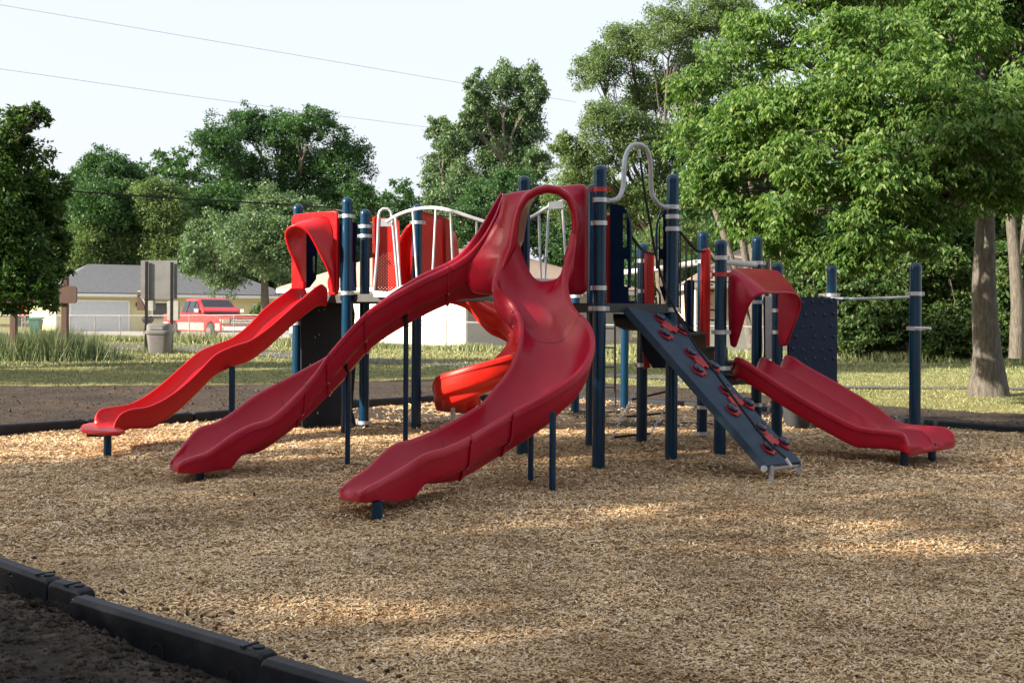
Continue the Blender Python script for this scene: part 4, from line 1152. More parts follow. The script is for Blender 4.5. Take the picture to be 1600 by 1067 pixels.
# middle house
h, c0, cr, cl, rf, rid = house('white_house', 'white and grey sided house with a tan roof behind the left deck', XY(727, 50), XY(985, 62), XY(455, 61), 2.6, 4.75, (M['greysid'], M['cream']), M['rooftan'], hip=.22)
onwall(h, cl, c0, .62, .80, .9, 2.0, 'window', M['trim'], frame=False)
mb = MB(); mb.tube([rid[1]+Vector((-.8,-.5,-.1)), rid[1]+Vector((-.8,-.5,.35))], .12, 10); mb.build('roof_vent', M['black'], rf)
# right house
h, c0, cr, cl, rf, rid = house('salmon_house', 'salmon sided house with a tan roof seen behind the double slide hood', XY(1088, 45), XY(1262, 47), XY(1060, 58), 2.65, 4.25, (M['pinksid'], M['pinksid']), M['rooftan'], hip=.3)
onwall(h, c0, cr, .02, .72, -.05, 1.22, 'white_skirting', M['cream'], frame=False, slats=5)
onwall(h, c0, cr, .80, .93, 1.0, 2.1, 'window', M['glass'])

# driveway and street in front of the yellow house
mb = MB(); z = .012
a = [XY(-300,64),XY(60,66),XY(300,66),XY(520,62)]; c_ = [XY(-300,76),XY(60,77),XY(300,84),XY(520,86)]
mb.loft([[(*x, z) for x in a], [(*x, z) for x in c_]]); mb.build('driveway', M['concrete'], kind='structure')

# pickup truck
M['truckred'] = simple('red_car_paint', (0.55,0.015,0.02), 0.25, var=0.03, coat=.7)
M['trucksilver'] = simple('silver_car_paint', (0.30,0.30,0.30), 0.4, .2, var=0.04)
M['chrome'] = simple('chrome', (0.7,0.7,0.7), 0.15, .9, var=0.03)
M['tyre'] = simple('tyre_rubber', (0.02,0.02,0.02), 0.8)
M['lampglass'] = simple('headlight_glass', (0.75,0.62,0.42), 0.15)
f_ = Vector((.66,-.75,0)); D_ = 57
fc = P(376, 500, D_-1.2); fc.z = 0; org = fc-f_*3.1
TR = empty('pickup_truck', org); setp(TR, 'parked red extended cab pickup with silver lower body beyond the fence', 'truck')
TM = Matrix.Translation(org) @ Matrix.Rotation(math.atan2(f_.y, f_.x), 4, 'Z') @ Matrix.Scale(1.13, 4)
def tb(mb, name, mat, parent=TR, **k):
    mb.v = [TM @ v for v in mb.v]; return mb.build(name, mat, parent, **k)
def extr(prof, y0, y1, inset=None):
    mb = MB(); n = len(prof)
    mb.loft([[(x, y, z) for x, z in prof] for y in (y0, y1)], closed=True, capends=True); return mb
ba = [(x, 0) for x in ()]
def wheelarch(cx, r=.47, n=7): return [(cx+r*math.cos(a), .38+r*math.sin(a)) for a in np.linspace(0, PI, n)]
prof = [(2.78,.45)]+wheelarch(1.85)[0:]+wheelarch(-1.75)+[(-2.75,.45),(-2.8,1.15),(-1.1,1.17),(.95,1.18),(1.1,1.16),(2.3,1.08),(2.75,.98),(2.82,.75)]
tb(extr(prof, -.96, .96), 'body', M['truckred'], bevel=.05, smooth=True)
cab = MB(); lo_ = [(-1.15,-.92,1.17),(1.05,-.92,1.17),(1.05,.92,1.17),(-1.15,.92,1.17)]; hi = [(-.95,-.74,1.80),(.25,-.74,1.82),(.25,.74,1.82),(-.95,.74,1.80)]
cab.loft([lo_, [(x*.99, y*.985, 1.3) for x, y, z in lo_], hi, [(x*.9-.03, y*.8, 1.86) for x, y, z in hi]], closed=True, capends=True); tb(cab, 'cab', M['truckred'], bevel=.03, smooth=True)
ws = MB(); ws.slab([(1.085,-.80,1.21),(1.085,.80,1.21),(.37,.66,1.78),(.37,-.66,1.78)], (.64,0,.76), .03); tb(ws, 'windshield', M['glass'])
def sidewin(x0, x1, x2, x3, sd):
    mb = MB(); mb.slab([(x0,sd*.945,1.22),(x1,sd*.945,1.22),(x2,sd*.80,1.74),(x3,sd*.80,1.74)], (0,sd*.96,.27), .03); tb(mb, 'side_window', M['glass'])
for sd in (-1, 1):
    sidewin(.28,.88,.30,.28,sd); sidewin(-.35,.20,.20,-.30,sd); sidewin(-1.02,-.45,-.40,-.86,sd)
    mb = MB(); mb.box((0,sd*.965,.62), (2.55,.03,.34)); tb(mb, 'lower_trim', M['trucksilver'])
    mb = MB(); mb.box((-2.5,sd*.965,.62), (.52,.03,.34)); tb(mb, 'lower_trim', M['trucksilver'])
    mb = MB(); mb.box((2.52,sd*.965,.62), (.44,.03,.3)); tb(mb, 'lower_trim', M['trucksilver'])
    mb = MB(); mb.box((.75,sd*1.08,1.30), (.12,.2,.2)); tb(mb, 'mirror', M['chrome'], bevel=.04)
    mb = MB(); mb.box((2.80,sd*.72,.86), (.06,.34,.17)); tb(mb, 'headlight', M['lampglass'], bevel=.02)
    mb = MB(); mb.box((.05,sd*.973,1.05), (.14,.02,.03)); tb(mb, 'door_handle', M['black'])
    for xx in (.95,-.28,-1.1):
        mb = MB(); mb.box((xx,sd*.962,.86), (.012,.006,.58)); tb(mb, 'door_gap', M['black'])
    for xx in (1.85,-1.75):
        mb = MB(); ax = Matrix.Rotation(PI/2, 3, 'X'); mb.lathe((xx,sd*.86+.12*(1 if sd > 0 else 1),.38), [(.22,.0),(.36,.01),(.38,.05),(.38,.19),(.36,.24),(.22,.25)], 22, ax); wl = tb(mb, 'wheel', M['tyre'], smooth=True)
        mb = MB(); mb.lathe((xx,sd*.99,.38), [(.03,.0),(.2,.0),(.22,.02),(.22,.06)] if sd < 0 else [(.22,-.0),(.22,.05),(.03,.06)], 18, ax); tb(mb, 'rim', M['chrome'], wl)
mb = MB(); mb.box((2.86,0,.55), (.16,1.86,.22)); tb(mb, 'bumper', M['chrome'], bevel=.04)
mb = MB(); mb.box((2.81,0,.86), (.06,1.05,.24)); g = tb(mb, 'grille', M['black'])
mb = MB()
for k in range(3): mb.box((2.845,0,.78+.07*k), (.02,1.03,.018))
tb(mb, 'grille_bars', M['chrome'], g)
mb = MB(); mb.box((-2.0,0,1.19), (1.5,1.6,.02)); tb(mb, 'bed_opening', M['black'])

# park signs
M['brown'] = simple('brown_stained_wood', (0.085,0.045,0.035), 0.7, var=.1)
M['signback'] = simple('weathered_aluminium_sign_back', (0.17,0.175,0.18), 0.55, .1, var=.12, nscale=2)
M['signpale'] = simple('pale_sign_back', (0.36,0.37,0.33), 0.6, var=.1)
D_ = 33.5; c = P(60,488,D_); S = empty('park_sign', (c.x, D_, 0)); setp(S, 'brown wooden park sign on two square posts in tall grass', 'sign')
for px, ty in ((22,435),(102,425)):
    t_ = P(px, ty, D_); mb = MB(); mb.loft([[(t_.x+sx*.085*s, D_+sy*.085*s, z) for sx, sy in ((-1,-1),(1,-1),(1,1),(-1,1))] for z, s in ((-.1,1),(t_.z-.06,1),(t_.z,.6))], closed=True, capends=True); mb.build('sign_post', M['brown'], S, bevel=.01)
def rrect(x0, y0, x1, y1, r, D):
    o = []
    for cx, cy, a0 in ((x1-r,y1-r,0),(x0+r,y1-r,PI/2),(x0+r,y0+r,PI),(x1-r,y0+r,1.5*PI)):
        o += [P(cx+r*math.cos(a), cy+r*math.sin(a), D) for a in np.linspace(a0, a0+PI/2, 5)]
    return o
mb = MB(); mb.slab(rrect(10,447,120,474,5,D_-.14), (0,1,0), .08); mb.build('board', M['brown'], S)
D_ = 40.5; c = P(249,488,D_); S = empty('notice_sign', (c.x, D_, 0)); setp(S, 'back of a large rectangular metal sign on two slim posts, small plates fixed below', 'sign')
for px, ty in ((229.5,411),(269,412)):
    t_ = P(px, ty, D_); mb = MB(); mb.box((t_.x, D_-.02, t_.z/2), (.10,.05,t_.z+.1)); mb.build('sign_post', M['black'], S)
mb = MB(); mb.slab(rrect(220,407,277,467,1,D_+.06), (0,1,0), .02); mb.build('board', M['signback'], S)
mb = MB(); mb.slab(rrect(214,454,243,485,3,D_+.12), (0,1,0), .02); mb.build('small_plate', M['signpale'], S, label='worn small plate with flaking brown paint')
mb = MB(); mb.slab([P(x,y,D_+.09) for x,y in ((214,456),(222,456),(216,463),(221,470),(225,478),(226,485),(214,485))], (0,1,0), .01); mb.build('flaked_paint', M['brown'], S)
mb = MB(); mb.slab(rrect(261,470,281,500,3,D_+.12), (0,1,0), .02); mb.build('small_plate', M['signpale'], S)
for px in (229.5, 269):
    for y in (454, 470):
        mb = MB(); mb.lathe(P(px,y,D_-.035), [(.02,0),(.02,.01)], 8, Matrix.Rotation(PI/2,3,'X')); mb.build('bolt', M['silver'], S)
# litter bin
M['bin'] = simple('grey_bin_plastic', (0.14,0.135,0.14), 0.6, var=.08)
c = P(250, 488, 39.5); c.z = 0; S = empty('litter_bin', c); setp(S, 'grey plastic litter bin with a hooded lid standing between the sign posts', 'bin')
def sq(c, r, z, n=24, e=5):
    return [(c.x+r*math.copysign(abs(math.cos(a))**(2/e), math.cos(a)), c.y+r*math.copysign(abs(math.sin(a))**(2/e), math.sin(a)), z) for a in (2*PI*k/n for k in range(n))]
mb = MB(); mb.loft([sq(c,.30,-.05), sq(c,.32,.05), sq(c,.39,.70)], closed=True, capends=True); mb.build('bin_body', M['bin'], S, smooth=True)
mb = MB(); mb.loft([sq(c,.425,.68), sq(c,.43,.76), sq(c,.39,.80), sq(c,.385,.98), sq(c,.33,1.03), sq(c,.1,1.04)], closed=True, capends=True); mb.build('lid', M['bin'], S, smooth=True)
mb = MB(); mb.slab([(c.x-.22,c.y-.40,.83),(c.x+.22,c.y-.40,.83),(c.x+.2,c.y-.38,.95),(c.x-.2,c.y-.38,.95)], (0,1,0), .02); mb.build('flap', M['bin'], S)
# stop sign
D_ = 60; c = P(34, 486, D_); S = empty('stop_sign', (c.x, D_, 0)); setp(S, 'red octagonal stop sign far off beside the yellow house', 'sign')
M['stopred'] = simple('stop_sign_red', (0.60,0.02,0.03), 0.5, var=.03)
mb = MB(); mb.slab([c+Vector((.31*math.cos(PI/8+k*PI/4), 0, .31*math.sin(PI/8+k*PI/4))) for k in range(8)], (0,1,0), .02); bo = mb.build('sign_plate', M['stopred'], S)
mb = MB(); mb.tube([(c.x, D_+.04, 0), (c.x, D_+.04, c.z+.3)], .03, 8); mb.build('sign_post', M['galv'], S)
tc = bpy.data.curves.new('word', 'FONT'); tc.body = 'STOP'; tc.size = .24; tc.align_x = 'CENTER'; tc.align_y = 'CENTER'; tc.extrude = .004
to = bpy.data.objects.new('tmp', tc); COL.objects.link(to); dg = bpy.context.evaluated_depsgraph_get(); me = bpy.data.meshes.new_from_object(to.evaluated_get(dg)); bpy.data.objects.remove(to)
me.materials.clear(); me.materials.append(M['trim']); o = bpy.data.objects.new('sign_lettering', me); link_world(o, (c.x, D_-.02, c.z), bo); o.rotation_euler = (PI/2, 0, 0)
# wheelie bin
M['greenbin'] = simple('green_bin_plastic', (0.01,0.12,0.09), 0.5)
c = P(56, 500, 62); c.z = 0; S = empty('wheeled_bin', c); setp(S, 'dark green wheeled bin left of the garage', 'bin')
mb = MB(); mb.loft([[(c.x+sx*a, c.y+sy*a, z) for sx, sy in ((-1,-1),(1,-1),(1,1),(-1,1))] for a, z in ((.22,.0),(.30,.95))], closed=True, capends=True); mb.build('bin_body', M['greenbin'], S, bevel=.03)
mb = MB(); mb.box((c.x, c.y, 1.0), (.68,.7,.08), 0, Matrix.Rotation(.08,3,'X')); mb.build('lid', M['greenbin'], S, bevel=.03)
for s in (-1,1):
    mb = MB(); mb.lathe((c.x+s*.27, c.y+.25, .12), [(.12,-.03),(.12,.03)], 14, Matrix.Rotation(PI/2,3,'Y')); mb.build('wheel', M['tyre'], S, smooth=True)

# chain link fence
FP = [(-160,62,1.15),(110,59,1.18),(230,55,1.22),(440,50,1.32),(600,47,1.15),(800,44.5,1.05),(1000,41.5,1.05),(1300,38,1.05),(1600,35.5,1.05),(1800,34.5,1.05)]
FN = empty('chain_link_fence', (0, 45, 0)); setp(FN, 'long low chain link fence with grey posts running behind the playground', 'fence')
M['fence'] = simple('galvanised_fence_wire', (0.24,0.24,0.25), 0.5, .4)
fw = [(Vector((*XY(px, D), 0)), h_) for px, D, h_ in FP]
for i in range(len(fw)-1):
    (a, ha), (b_, hb) = fw[i], fw[i+1]; L = (b_-a).length; n = max(1, round(L/2.6)); d = (b_-a).normalized()
    mb = MB(); mb.tube([a+Vector((0,0,ha)), b_+Vector((0,0,hb))], .022, 8); mb.build('top_rail', M['fence'], FN, smooth=True)
    for k in range(n):
        p = a.lerp(b_, k/n); hh = ha+(hb-ha)*k/n; mb = MB(); mb.tube([p+Vector((0,0,-.05)), p+Vector((0,0,hh+.03))], .026, 8); mb.build('fence_post', M['fence'], FN, smooth=True)
    mb = MB(); st = .085; m_ = int(L/st)
    for k in range(m_):
        for s in (-1, 1):
            x0 = k*st; x1 = x0+s*ha*.95
            x1c = min(max(x1, 0), L); fr2_ = abs(x1c-x0)/(ha*.95); 
            if fr2_ < .02: continue
            mb.bar(a+d*x0+Vector((0,0,.05)), a+d*x1c+Vector((0,0,.05+(ha-.05)*fr2_)), .0035, .0035)
    mb.build('wire_mesh', M['fence'], FN)

# weeds along the fence
xs, ys, hs = [], [], []
for i in range(len(fw)-1):
    (a, _), (b_, _) = fw[i], fw[i+1]; L = (b_-a).length; n = int(L*420)
    t_ = rng.uniform(0, 1, n); dens = fbm(t_*L*.25+i*7, t_*0, 1, 3, 51); kk = dens > -.45; t_ = t_[kk]; dens = dens[kk]
    xs.append(a.x+(b_.x-a.x)*t_); ys.append(a.y+(b_.y-a.y)*t_-np.abs(rng.normal(0, .7, len(t_)))); hs.append((.22+.45*np.clip(dens+.4, 0, 1))*rng.uniform(.5, 1.5, len(t_)))
xs, ys, hs = map(np.concatenate, (xs, ys, hs))
M['weedblade'] = M['tallblade'].copy(); M['weedblade'].name = 'weed_blade'
for e_, c_2 in zip([n_2 for n_2 in M['weedblade'].node_tree.nodes if n_2.type == 'VALTORGB'][0].color_ramp.elements, ((.07,.12,.035,1),(.17,.21,.08,1),(.42,.38,.22,1))): e_.color = c_2
V, Q = blades(xs, ys, 0*xs, hs*.62, rng.uniform(.02, .05, len(xs)), .3)
setp(npobj('fence_weeds', V, Q, M['weedblade']), 'unmown weeds and seeding grass along the foot of the fence', 'weeds', kind='stuff')
a = rng.uniform(-32, 30, 90000); b_ = rng.uniform(30, 60, 90000)
V, Q = blades(a, b_, 0*a, rng.uniform(.04, .10, len(a)), rng.uniform(.02, .04, len(a)), .5)
setp(npobj('far_grass', V, Q, M['blade']), 'short grass of the park lawn between path and fence', 'grass', kind='stuff')

# overhead wires
def wire(pts, r, label):
    mb = MB(); mb.tube(smooth_path([P(*p) for p in pts], 40), r, 6); setp(mb.build('overhead_wire', M['black'] if r > .02 else M['fence'], None, smooth=True), label, 'wire', 'overhead wires')
wire([(-300,-42,44),(0,8,46),(360,69,50),(720,130,55),(900,160,58)], .008, 'highest thin overhead wire, crossing the open sky at the top left')
wire([(-300,67,44),(0,108,46),(330,155,50),(660,198,55),(800,214,58)], .008, 'middle thin overhead wire above the tree tops on the left')
wire([(-300,262,40),(0,290,42),(240,308,45),(480,322,49),(760,342,56),(1100,352,62)], .032, 'lowest and thickest dark overhead wire, crossing in front of the left trees')

# ================================================================ TREES
LM = {
 'near': leafmat('ash_leaves', [(0.045,0.115,0.030),(0.085,0.18,0.044),(0.135,0.235,0.062),(0.23,0.30,0.11)], .45),
 'mid': leafmat('green_leaves', [(0.028,0.078,0.032),(0.050,0.122,0.048),(0.085,0.168,0.068)], .35),
 'dark': leafmat('dark_leaves', [(0.022,0.058,0.014),(0.042,0.098,0.022),(0.085,0.15,0.032)], .35),
 'pale': leafmat('pale_leaves', [(0.055,0.115,0.060),(0.10,0.175,0.09),(0.21,0.28,0.19)], .3),
 'feather': leafmat('fine_leaves', [(0.085,0.145,0.065),(0.125,0.195,0.09),(0.18,0.245,0.12)], .4),
 'shrub': leafmat('shrub_leaves', [(0.022,0.055,0.017),(0.045,0.10,0.03),(0.08,0.145,0.045),(0.14,0.16,0.06)], .3),
}
m, t, b = nmat('bark')
n = noise(t, 7, 8, .7, mapping=(3, 3, .6))
t.links.new(ramp(t, n, [(0.3, (0.055,0.047,0.040)), (0.55, (0.15,0.135,0.115)), (0.8, (0.28,0.26,0.22))]), b.inputs['Base Color'])
b.inputs['Roughness'].default_value = .95; bump(t, b, noise(t, 14, 6, .7, mapping=(3, 3, .45)), 1.0, .05); M['bark'] = m
def leaves(C, size, droop=.25, aspect=.5, spray=False):
    """C (n,3) leaf positions -> rhombic leaf quads"""
    n = len(C)
    if spray:   # five leaflets along a drooping stalk
        a = rng.uniform(0, 2*PI, n); st = np.stack([np.cos(a)*.8, np.sin(a)*.8, rng.uniform(-.9, .1, n)], 1); st /= np.linalg.norm(st, axis=1)[:, None]
        sd = np.stack([-np.sin(a), np.cos(a), rng.normal(0, .3, n)], 1); P0, Dr = [], []
        for k, (al, sg, dn_) in enumerate(((.3,1,.5),(.3,-1,.5),(.75,1,.4),(.75,-1,.4),(1.0,0,.1))):
            P0.append(C+st*size*al*1.5); dd = st*(.55 if sg else 1)+sd*sg*.8; dd[:, 2] -= droop*1.3+.2*rng.random(n); Dr.append(dd)
        C = np.concatenate(P0); d = np.concatenate(Dr); n = len(C)
    else:
        d = rng.normal(0, 1, (n, 3)); d[:, 2] -= droop*1.5
    d /= np.linalg.norm(d, axis=1)[:, None]
    s = np.cross(d, rng.normal(0, 1, (n, 3))+np.array([0, 0, 1.6])); s /= np.linalg.norm(s, axis=1)[:, None]+1e-9
    L = size*rng.uniform(.6, 1.3, (n, 1)); W_ = L*aspect*.5
    V = np.stack([C, C+d*L*.45+s*W_, C+d*L, C+d*L*.45-s*W_], 1).reshape(-1, 3)
    return V, np.arange(4*n).reshape(-1, 4)
def crown_pts(blobs, n, clump=.22, shell=.5, per=60):
    """blobs (center, rx, ry, rz) -> leaf positions in clumps plus the clump centres"""
    vol = np.array([(b_[1]*b_[3])**1.0 for b_ in blobs]); vol = vol/vol.sum(); out = []; cc = []
    for (c, rx, ry, rz), f in zip(blobs, vol):
        k = max(4, int(n*f/per)); d = rng.normal(0, 1, (k, 3)); d /= np.linalg.norm(d, axis=1)[:, None]
        rad = (shell+(1-shell)*rng.random((k, 1))**.6)*(1+.22*np.sin(3.1*d[:, :1]*2+rx)*np.cos(2.7*d[:, 2:]*2+rz))*rng.uniform(.85, 1.16, (k, 1)); rr = np.array([rx, ry, rz])
        cen = np.array(c)+d*rad*rr*.92; cc.append(cen)
        cs = clump*min(rx, rz)*rng.uniform(.6, 1.3, (k, 1, 1))
        g_ = rng.normal(0, 1, (k, per, 3)); g_ /= (np.linalg.norm(g_, axis=2, keepdims=True)+1e-6); g_ *= rng.random((k, per, 1))**.45
        g_[:, :, 2] *= .62
        out.append((cen[:, None]+g_*cs*1.5).reshape(-1, 3))
    return np.concatenate(out), cc
def branchy(mb, a, b_, r0, r1, wob=.06, n=7):
    a, b_ = Vector(a), Vector(b_); L = (b_-a).length; pts = []
    for i in range(n):
        t_ = i/(n-1); p = a.lerp(b_, t_)+Vector((random.uniform(-1,1), random.uniform(-1,1), random.uniform(-1,1)))*wob*L*math.sin(PI*t_)*.6
        p.z += .10*L*math.sin(PI*t_)*.4; pts.append(p)
    mb.tube(pts, [r0+(r1-r0)*(i/(n-1)) for i in range(n)], 7, cap=False); return pts
def tree(name, label, cat, foot, blobs, n, size, mat, r=.3, group=None, clump=.22, shell=.5, per=60, droop=.25, aspect=.5, spray=False, fork=.4, twigs=2, stems=None, top=None, trunkmat='bark', flare=1.35):
    foot = Vector(foot); T = empty(name, foot); setp(T, label, cat, group)
    C, cc = crown_pts(blobs, n, clump, shell, per)
    V, Q = leaves(C, size, droop, aspect, spray)
    mass = sum((Vector(b_[0]) for b_ in blobs), Vector())/len(blobs); zmin = min(b_[0][2] for b_ in blobs)
    top = Vector(top) if top else Vector((foot.x+(mass.x-foot.x)*fork, foot.y+(mass.y-foot.y)*fork, max(zmin, foot.z+(mass.z-foot.z)*fork)))
    mb = MB()
    for s_ in (stems or [foot]):
        s_ = Vector(s_); pts = []
        for i in range(10):
            t_ = i/9; p = s_.lerp(top, t_)+Vector((math.sin(t_*5+s_.x), math.cos(t_*4+s_.y), 0))*r*.18*math.sin(PI*t_); pts.append(p)
        pts[0] = pts[0]-Vector((0,0,.15))

        mb.tube(pts, [r*(flare if i == 0 else (1.12 if i == 1 else 1.0-.05*i)) for i in range(10)], 14, cap=False)
    for (c, rx, ry, rz), cl_ in zip(blobs, cc):
        pp = branchy(mb, top-Vector((0,0,.1)), Vector(c), r*.42, r*.10)
        for k in range(min(twigs*3, len(cl_))):
            branchy(mb, pp[random.randint(2, 6)], cl_[k], r*.12, r*.03, n=5)
    mb.build('trunk', M[trunkmat], T, smooth=True, angle=180)
    me_o = npobj('crown', V, Q, LM[mat], T)
    return T
def pb(px, py, D, rx, ry, dz=None):
    c = P(px, py, D); k = D/F; return (c, rx*k, (dz if dz else (rx+ry)/2*k*.9), ry*k)
def B(D, *rows): return [pb(x, y, D+random.uniform(-.04, .04)*D, rx, ry) for x, y, rx, ry in rows]
def ft(px, D): p = P(px, 488, D); return (p.x, D, 0)

# big tree at the right
NB = [pb(*a) for a in ((1090,285,18.5,45,38),(1150,322,18.2,50,34),(1110,215,18.5,62,55),(1130,130,19.5,70,60),(1200,60,20,90,60),(1190,190,18,90,75),(1120,275,18,50,42),(1180,320,18,55,45),(1270,300,17,80,60),(1300,160,17.5,100,75),(1290,385,17.2,62,45),(1250,240,16.8,70,45),
 (1370,350,16.6,75,60),(1330,400,17,60,45),(1220,360,17.4,50,45),(1440,370,16.8,55,40),(1390,250,16.5,90,60),(1420,140,17,110,70),(1340,60,19,110,60),(1470,300,17,70,50),(1510,200,16.5,90,65),(1580,270,16.8,85,60),(1620,160,17,90,80),(1480,40,20,110,60),(1600,20,22,110,80),(1680,250,18,80,90),(1300,-40,21,120,60),(1480,-80,21,140,80),(1650,-80,22,140,90),(1350,-150,22,150,80),(1560,-200,23,170,80),(1720,60,21,110,120),(1545,100,24,150,90),(1420,20,24,150,100))]
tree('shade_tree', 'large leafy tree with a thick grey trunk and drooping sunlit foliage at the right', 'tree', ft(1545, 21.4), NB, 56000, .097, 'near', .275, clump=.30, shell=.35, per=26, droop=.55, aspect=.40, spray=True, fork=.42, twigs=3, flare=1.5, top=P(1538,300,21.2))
# dark tree at the left edge
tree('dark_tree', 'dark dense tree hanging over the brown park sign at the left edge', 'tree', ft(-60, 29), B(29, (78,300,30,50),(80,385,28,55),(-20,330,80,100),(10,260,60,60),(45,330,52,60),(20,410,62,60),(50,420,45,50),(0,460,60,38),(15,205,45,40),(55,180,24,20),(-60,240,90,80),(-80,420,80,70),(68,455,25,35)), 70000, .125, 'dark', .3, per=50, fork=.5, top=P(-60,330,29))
# middle distance and far trees
gp = 'trees behind the houses'
tree('round_tree', 'dark round-topped tree above the grey garage roof, left of the pale feathery tree', 'tree', ft(160, 92), B(92, (165,262,46,34),(128,290,34,30),(205,285,34,28),(160,320,60,45)), 26000, .25, 'mid', .35)
tree('light_green_tree', 'lighter yellow-green tree right behind the grey garage roof', 'tree', ft(220, 100), B(90, (205,325,55,42),(160,350,45,45),(262,330,45,45),(210,390,80,60),(280,390,55,55),(240,300,35,25),(130,400,40,40)), 80000, .23, 'feather', .35)
tree('twin_crown_tree', 'tall many-limbed dark green tree with gaps in its crown, centre left', 'tree', ft(440, 108), B(100, (340,222,42,42),(385,195,42,32),(440,205,40,40),(490,195,48,32),(540,250,45,45),(562,310,30,40),(470,260,60,45),(380,270,50,40),(430,320,60,45),(520,320,55,45),(345,330,50,50),(560,370,40,45)), 110000, .25, 'mid', .55, shell=.3, twigs=3, fork=.3)
tree('grey_green_tree', 'grey-green tree hanging over the pickup and the wavy slide', 'tree', ft(420, 76), B(74, (385,380,50,52),(345,420,42,40),(440,380,52,55),(470,420,42,45),(425,330,45,40),(330,370,40,45),(480,350,40,45),(300,405,26,26)), 70000, .20, 'pale', .35)
tree('tall_cottonwood', 'tallest pale cottonwood rising behind the curving slides hood', 'tree', ft(790, 95), B(95, (745,150,20,40),(790,130,30,32),(832,135,24,42),(765,200,38,45),(815,200,38,45),(790,255,45,42),(840,255,22,30),(732,190,16,30)), 52000, .27, 'pale', .4, clump=.26, fork=.3)
tree('small_cottonwood', 'lower pale cottonwood just left of the tallest one', 'tree', ft(700, 95), B(95, (688,205,20,30),(712,225,28,35),(690,265,30,40),(722,290,32,38),(690,330,34,40)), 36000, .26, 'pale', .35, clump=.26, fork=.3)
tree('rounded_green_tree', 'fresh green rounded tree directly behind the hood of the curving slides', 'tree', ft(790, 66), B(64, (755,315,42,36),(800,290,40,38),(840,330,45,45),(780,360,60,40),(725,350,35,35),(880,380,50,45)), 50000, .18, 'mid', .3)
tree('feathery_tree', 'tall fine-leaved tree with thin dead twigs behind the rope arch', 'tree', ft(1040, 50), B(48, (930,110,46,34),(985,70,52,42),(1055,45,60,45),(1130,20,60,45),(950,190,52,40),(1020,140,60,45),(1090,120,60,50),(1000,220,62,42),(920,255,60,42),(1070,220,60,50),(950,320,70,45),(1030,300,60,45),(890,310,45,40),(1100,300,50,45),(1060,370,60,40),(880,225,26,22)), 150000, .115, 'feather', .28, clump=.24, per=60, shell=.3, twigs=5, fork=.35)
# multi-stemmed tree whose bare trunks show below the big crown
st_ = [ft(1182, 41), ft(1190, 41.2), ft(1210, 40.6), ft(1168, 41.5)]
T = empty('multi_stem_tree', ft(1190, 41)); setp(T, 'leaning bare grey stems of a multi-trunk tree right of the rope arch', 'tree')
mb = MB()
for px0, px1, y1, r_ in ((1178,1085,250,.13),(1184,1120,230,.12),(1186,1140,230,.13),(1195,1160,230,.11),(1200,1180,220,.14),(1210,1215,230,.12),(1190,1100,380,.06)):
    a = Vector(ft(px0, 41)); b_ = P(px1, y1, 41+random.uniform(-1, 1)); pts = [a.lerp(b_, t_)+Vector((math.sin(t_*3)*.25,0,0)) for t_ in np.linspace(0, 1, 10)]
    mb.tube(pts, [r_*(1.2-.5*t_) for t_ in np.linspace(0, 1, 10)], 9)
mb.build('trunk', M['bark'], T, smooth=True)
C, cc = crown_pts(B(42, (1100,300,60,40),(1180,280,70,45),(1240,330,50,45),(1150,230,80,50),(1235,400,30,40)), 22000); V, Q = leaves(C, .18); npobj('crown', V, Q, LM['mid'], T)
# shrubs along the right fence
sh = [(1235,452,26,42,40,'yellowish shrub touching the salmon house'),(1275,440,50,52,38.5,'bushy green shrub behind the navy climbing wall'),(1345,450,55,60,37.5,'twiggy shrub with bare pale stems behind the overhead pipe'),(1420,445,55,62,37,'dense shrub behind the lone right post'),(1490,455,50,60,36.5,'dark shrub just left of the big tree trunk'),(1580,450,52,64,36,'dark shrub just right of the big tree trunk'),(1665,450,60,70,35.5,'dark shrub cut by the right frame edge')]
for i, (px, py, rx, ry, D, lb) in enumerate(sh):
    bl_ = [pb(px+random.uniform(-.3,.3)*rx, py+dy*ry, D+random.uniform(-.6,.6), rx*s, ry*s2) for dy, s, s2 in ((-.75,.55,.4),(-.35,.8,.45),(.1,.95,.5),(.6,1.0,.5),(.95,1.05,.5),(1.3,1.05,.42),(1.55,1.0,.35))]
    tree('shrub', lb, 'shrub', ft(px, D), bl_, 24000, .15, 'shrub', .06, group='shrubs along the right fence', per=40, shell=.35, fork=.25, twigs=4, clump=.2)
T = empty('grey_trunk_tree', ft(1592, 31)); setp(T, 'grey forked trunk behind the big tree at the right edge', 'tree')
mb = MB(); mb.tube([P(1588,560,31)*1, P(1590,480,31), P(1585,400,31), P(1578,330,31), P(1570,260,31)], [.2,.17,.15,.13,.1], 10); mb.tube([P(1586,420,31), P(1602,350,31), P(1612,270,31)], [.12,.1,.08], 8); mb.build('trunk', M['bark'], T, smooth=True)
C, cc = crown_pts(B(32, (1590,200,90,70),(1640,260,70,60)), 7000); V, Q = leaves(C, .18); npobj('crown', V, Q, LM['dark'], T)
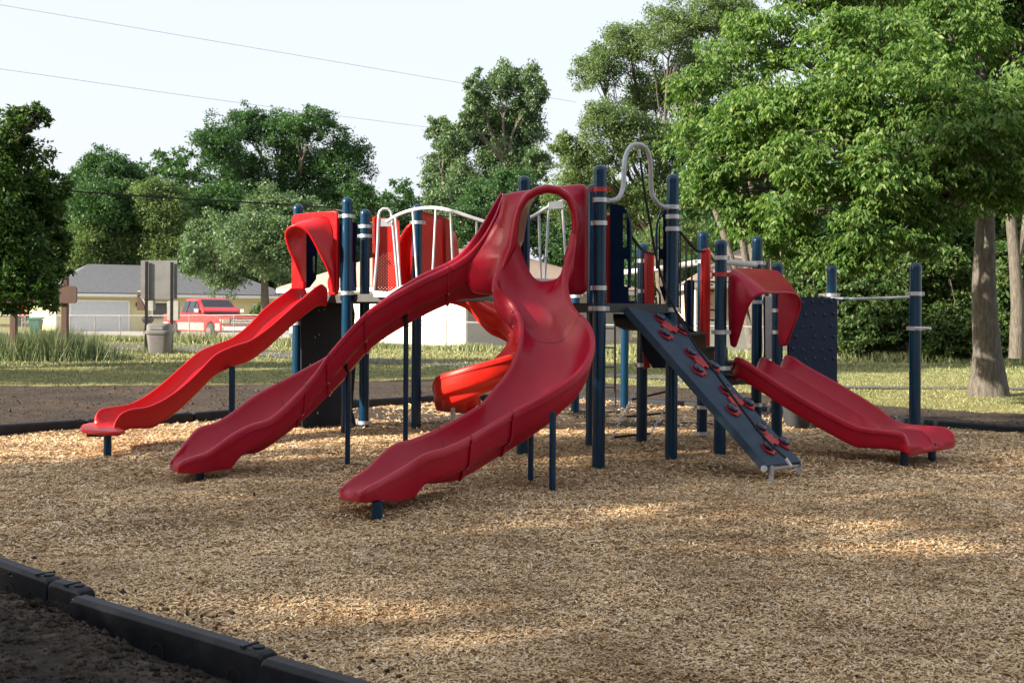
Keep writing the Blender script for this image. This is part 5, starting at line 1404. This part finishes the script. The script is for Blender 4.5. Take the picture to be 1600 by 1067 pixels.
# far wall of trees: a few kinds, copied
def far_tree(mat, n=18000):
    bl_ = [((random.uniform(-2.2,2.2), random.uniform(-2,2), z), rr, rr, rr*.8) for z, rr in ((3,3.6),(5.5,4.2),(5.5,3.6),(8,4),(8.5,3.2),(10.5,3),(12,2.2))]
    return tree('far_tree', 'x', 'tree', (0,0,0), bl_, n, .36, mat, .3, group='distant trees closing the view behind the houses', fork=.3)
protos = [far_tree('mid'), far_tree('dark'), far_tree('feather')]
fars = [(-120,105,1.0,1),(-40,100,.95,0),(30,112,1.0,1),(95,104,.95,1),(150,125,1.15,0),(245,125,1.32,1),(310,120,1.35,0),(500,120,1.1,0),(575,128,1.12,2),(620,122,1.12,0),(665,128,1.1,1),(720,92,.55,0),(900,95,.8,0),(960,85,.8,1),(1020,78,.75,0),(1090,74,.75,1),(1150,70,.8,0),(1220,66,.75,1),(1290,62,.8,0),(1370,60,.85,1),(1450,58,.9,0),(1530,56,.9,1),(1610,56,.9,0),(1690,56,1.0,1),(430,118,1.0,1),(60,100,.9,0),(200,112,.9,0),(350,112,.95,0)]
names = ['leftmost','second from the left','third from the left','fourth from the left','fifth from the left','sixth from the left','seventh from the left','eighth from the left','ninth from the left','tenth from the left','eleventh from the left','twelfth from the left','thirteenth from the left','fourteenth from the left','fifteenth from the left','sixteenth from the left','seventeenth from the left','eighteenth from the left','nineteenth from the left','twentieth from the left','twenty-first from the left','eighth from the right','seventh from the right','sixth from the right','fifth from the right','fourth from the right','third from the right','second from the right']
used = [0, 0, 0]
for nm, (px, D, s, k) in zip(names, sorted(fars)):
    f3 = ft(px, D)
    o = protos[k] if not used[k] else copy_tree(protos[k]); used[k] = 1
    o.location = f3; o.scale = (s, s, s*1.02); o.rotation_euler.z = random.uniform(0, 6.28)
    o['label'] = ('dark' if k == 1 else ('light green' if k == 2 else 'mid green'))+' distant tree in the row behind the houses, '+nm
# unseen trees: left ones cast the shade; low, rear and right ones added to cut light
tl = ['first tree left of the view, shading the curving slides', 'second tree left of the view, shading the near chips', 'third tree left of the view, beside the second', 'fourth tree left of the view, farthest back', 'unseen low tree added to block the sun gap between the first and second trees', 'tree off the left edge, shading the lawn', 'unseen tree added behind the camera to cut ambient light, left', 'unseen tree added straight behind the camera to cut ambient light', 'unseen tree added behind the camera to cut ambient light, right', 'unseen tree added outside the frame on the right to cut ambient light']
bl_ = [((random.uniform(-1,1), random.uniform(-1,.6), z), rr, rr, 2.4) for z, rr in ((4,3.6),(6,3.9),(8,3.9),(10,3.9),(12,3.7),(14,3.2))]
ps = tree('shading_tree', tl[0], 'tree', (0,0,0), bl_, 22000, .34, 'dark', .3, group='trees around the photographer', fork=.3)
for i, (x, y, s) in enumerate(((-18.0,2.4,.82),(-19.0,-6.5,1.0),(-17.5,-12.5,1.05),(-26,-10,1.1),(-18.5,-2.2,.68),(-20,21,.9),(-9,-13,1.1),(0,-15,1.1),(9,-12,1.15),(16,-6,1.1))):
    o = ps if i == 0 else copy_tree(ps); o.location = (x, y, 0); o.scale = (s, s, .66 if s == .68 else max(s, 1.12)); o.rotation_euler.z = i*1.7; o['label'] = tl[i]
# small planting and yard things by the yellow house
tree('garden_shrub', 'small round shrub under the right-hand window of the yellow house', 'shrub', ft(409, 78), [pb(409, 487, 78, 17, 13), pb(400, 493, 78, 10, 10)], 3500, .16, 'feather', .05, per=40, twigs=1)
c = P(231, 500, 72); c.z = 0; S = empty('kettle_grill', c); setp(S, 'black round kettle grill on legs beside the driveway', 'grill')
mb = MB(); mb.lathe(c, [(.05,.62),(.26,.68),(.36,.86),(.35,.98),(.24,1.14),(.04,1.2)], 18); mb.build('bowl', M['black'], S, smooth=True)
for k in range(3):
    mb = MB(); a_ = k*2.1; mb.tube([c+Vector((.2*math.cos(a_),.2*math.sin(a_),.7)), c+Vector((.36*math.cos(a_),.36*math.sin(a_),0))], .02, 6); mb.build('leg', M['black'], S)
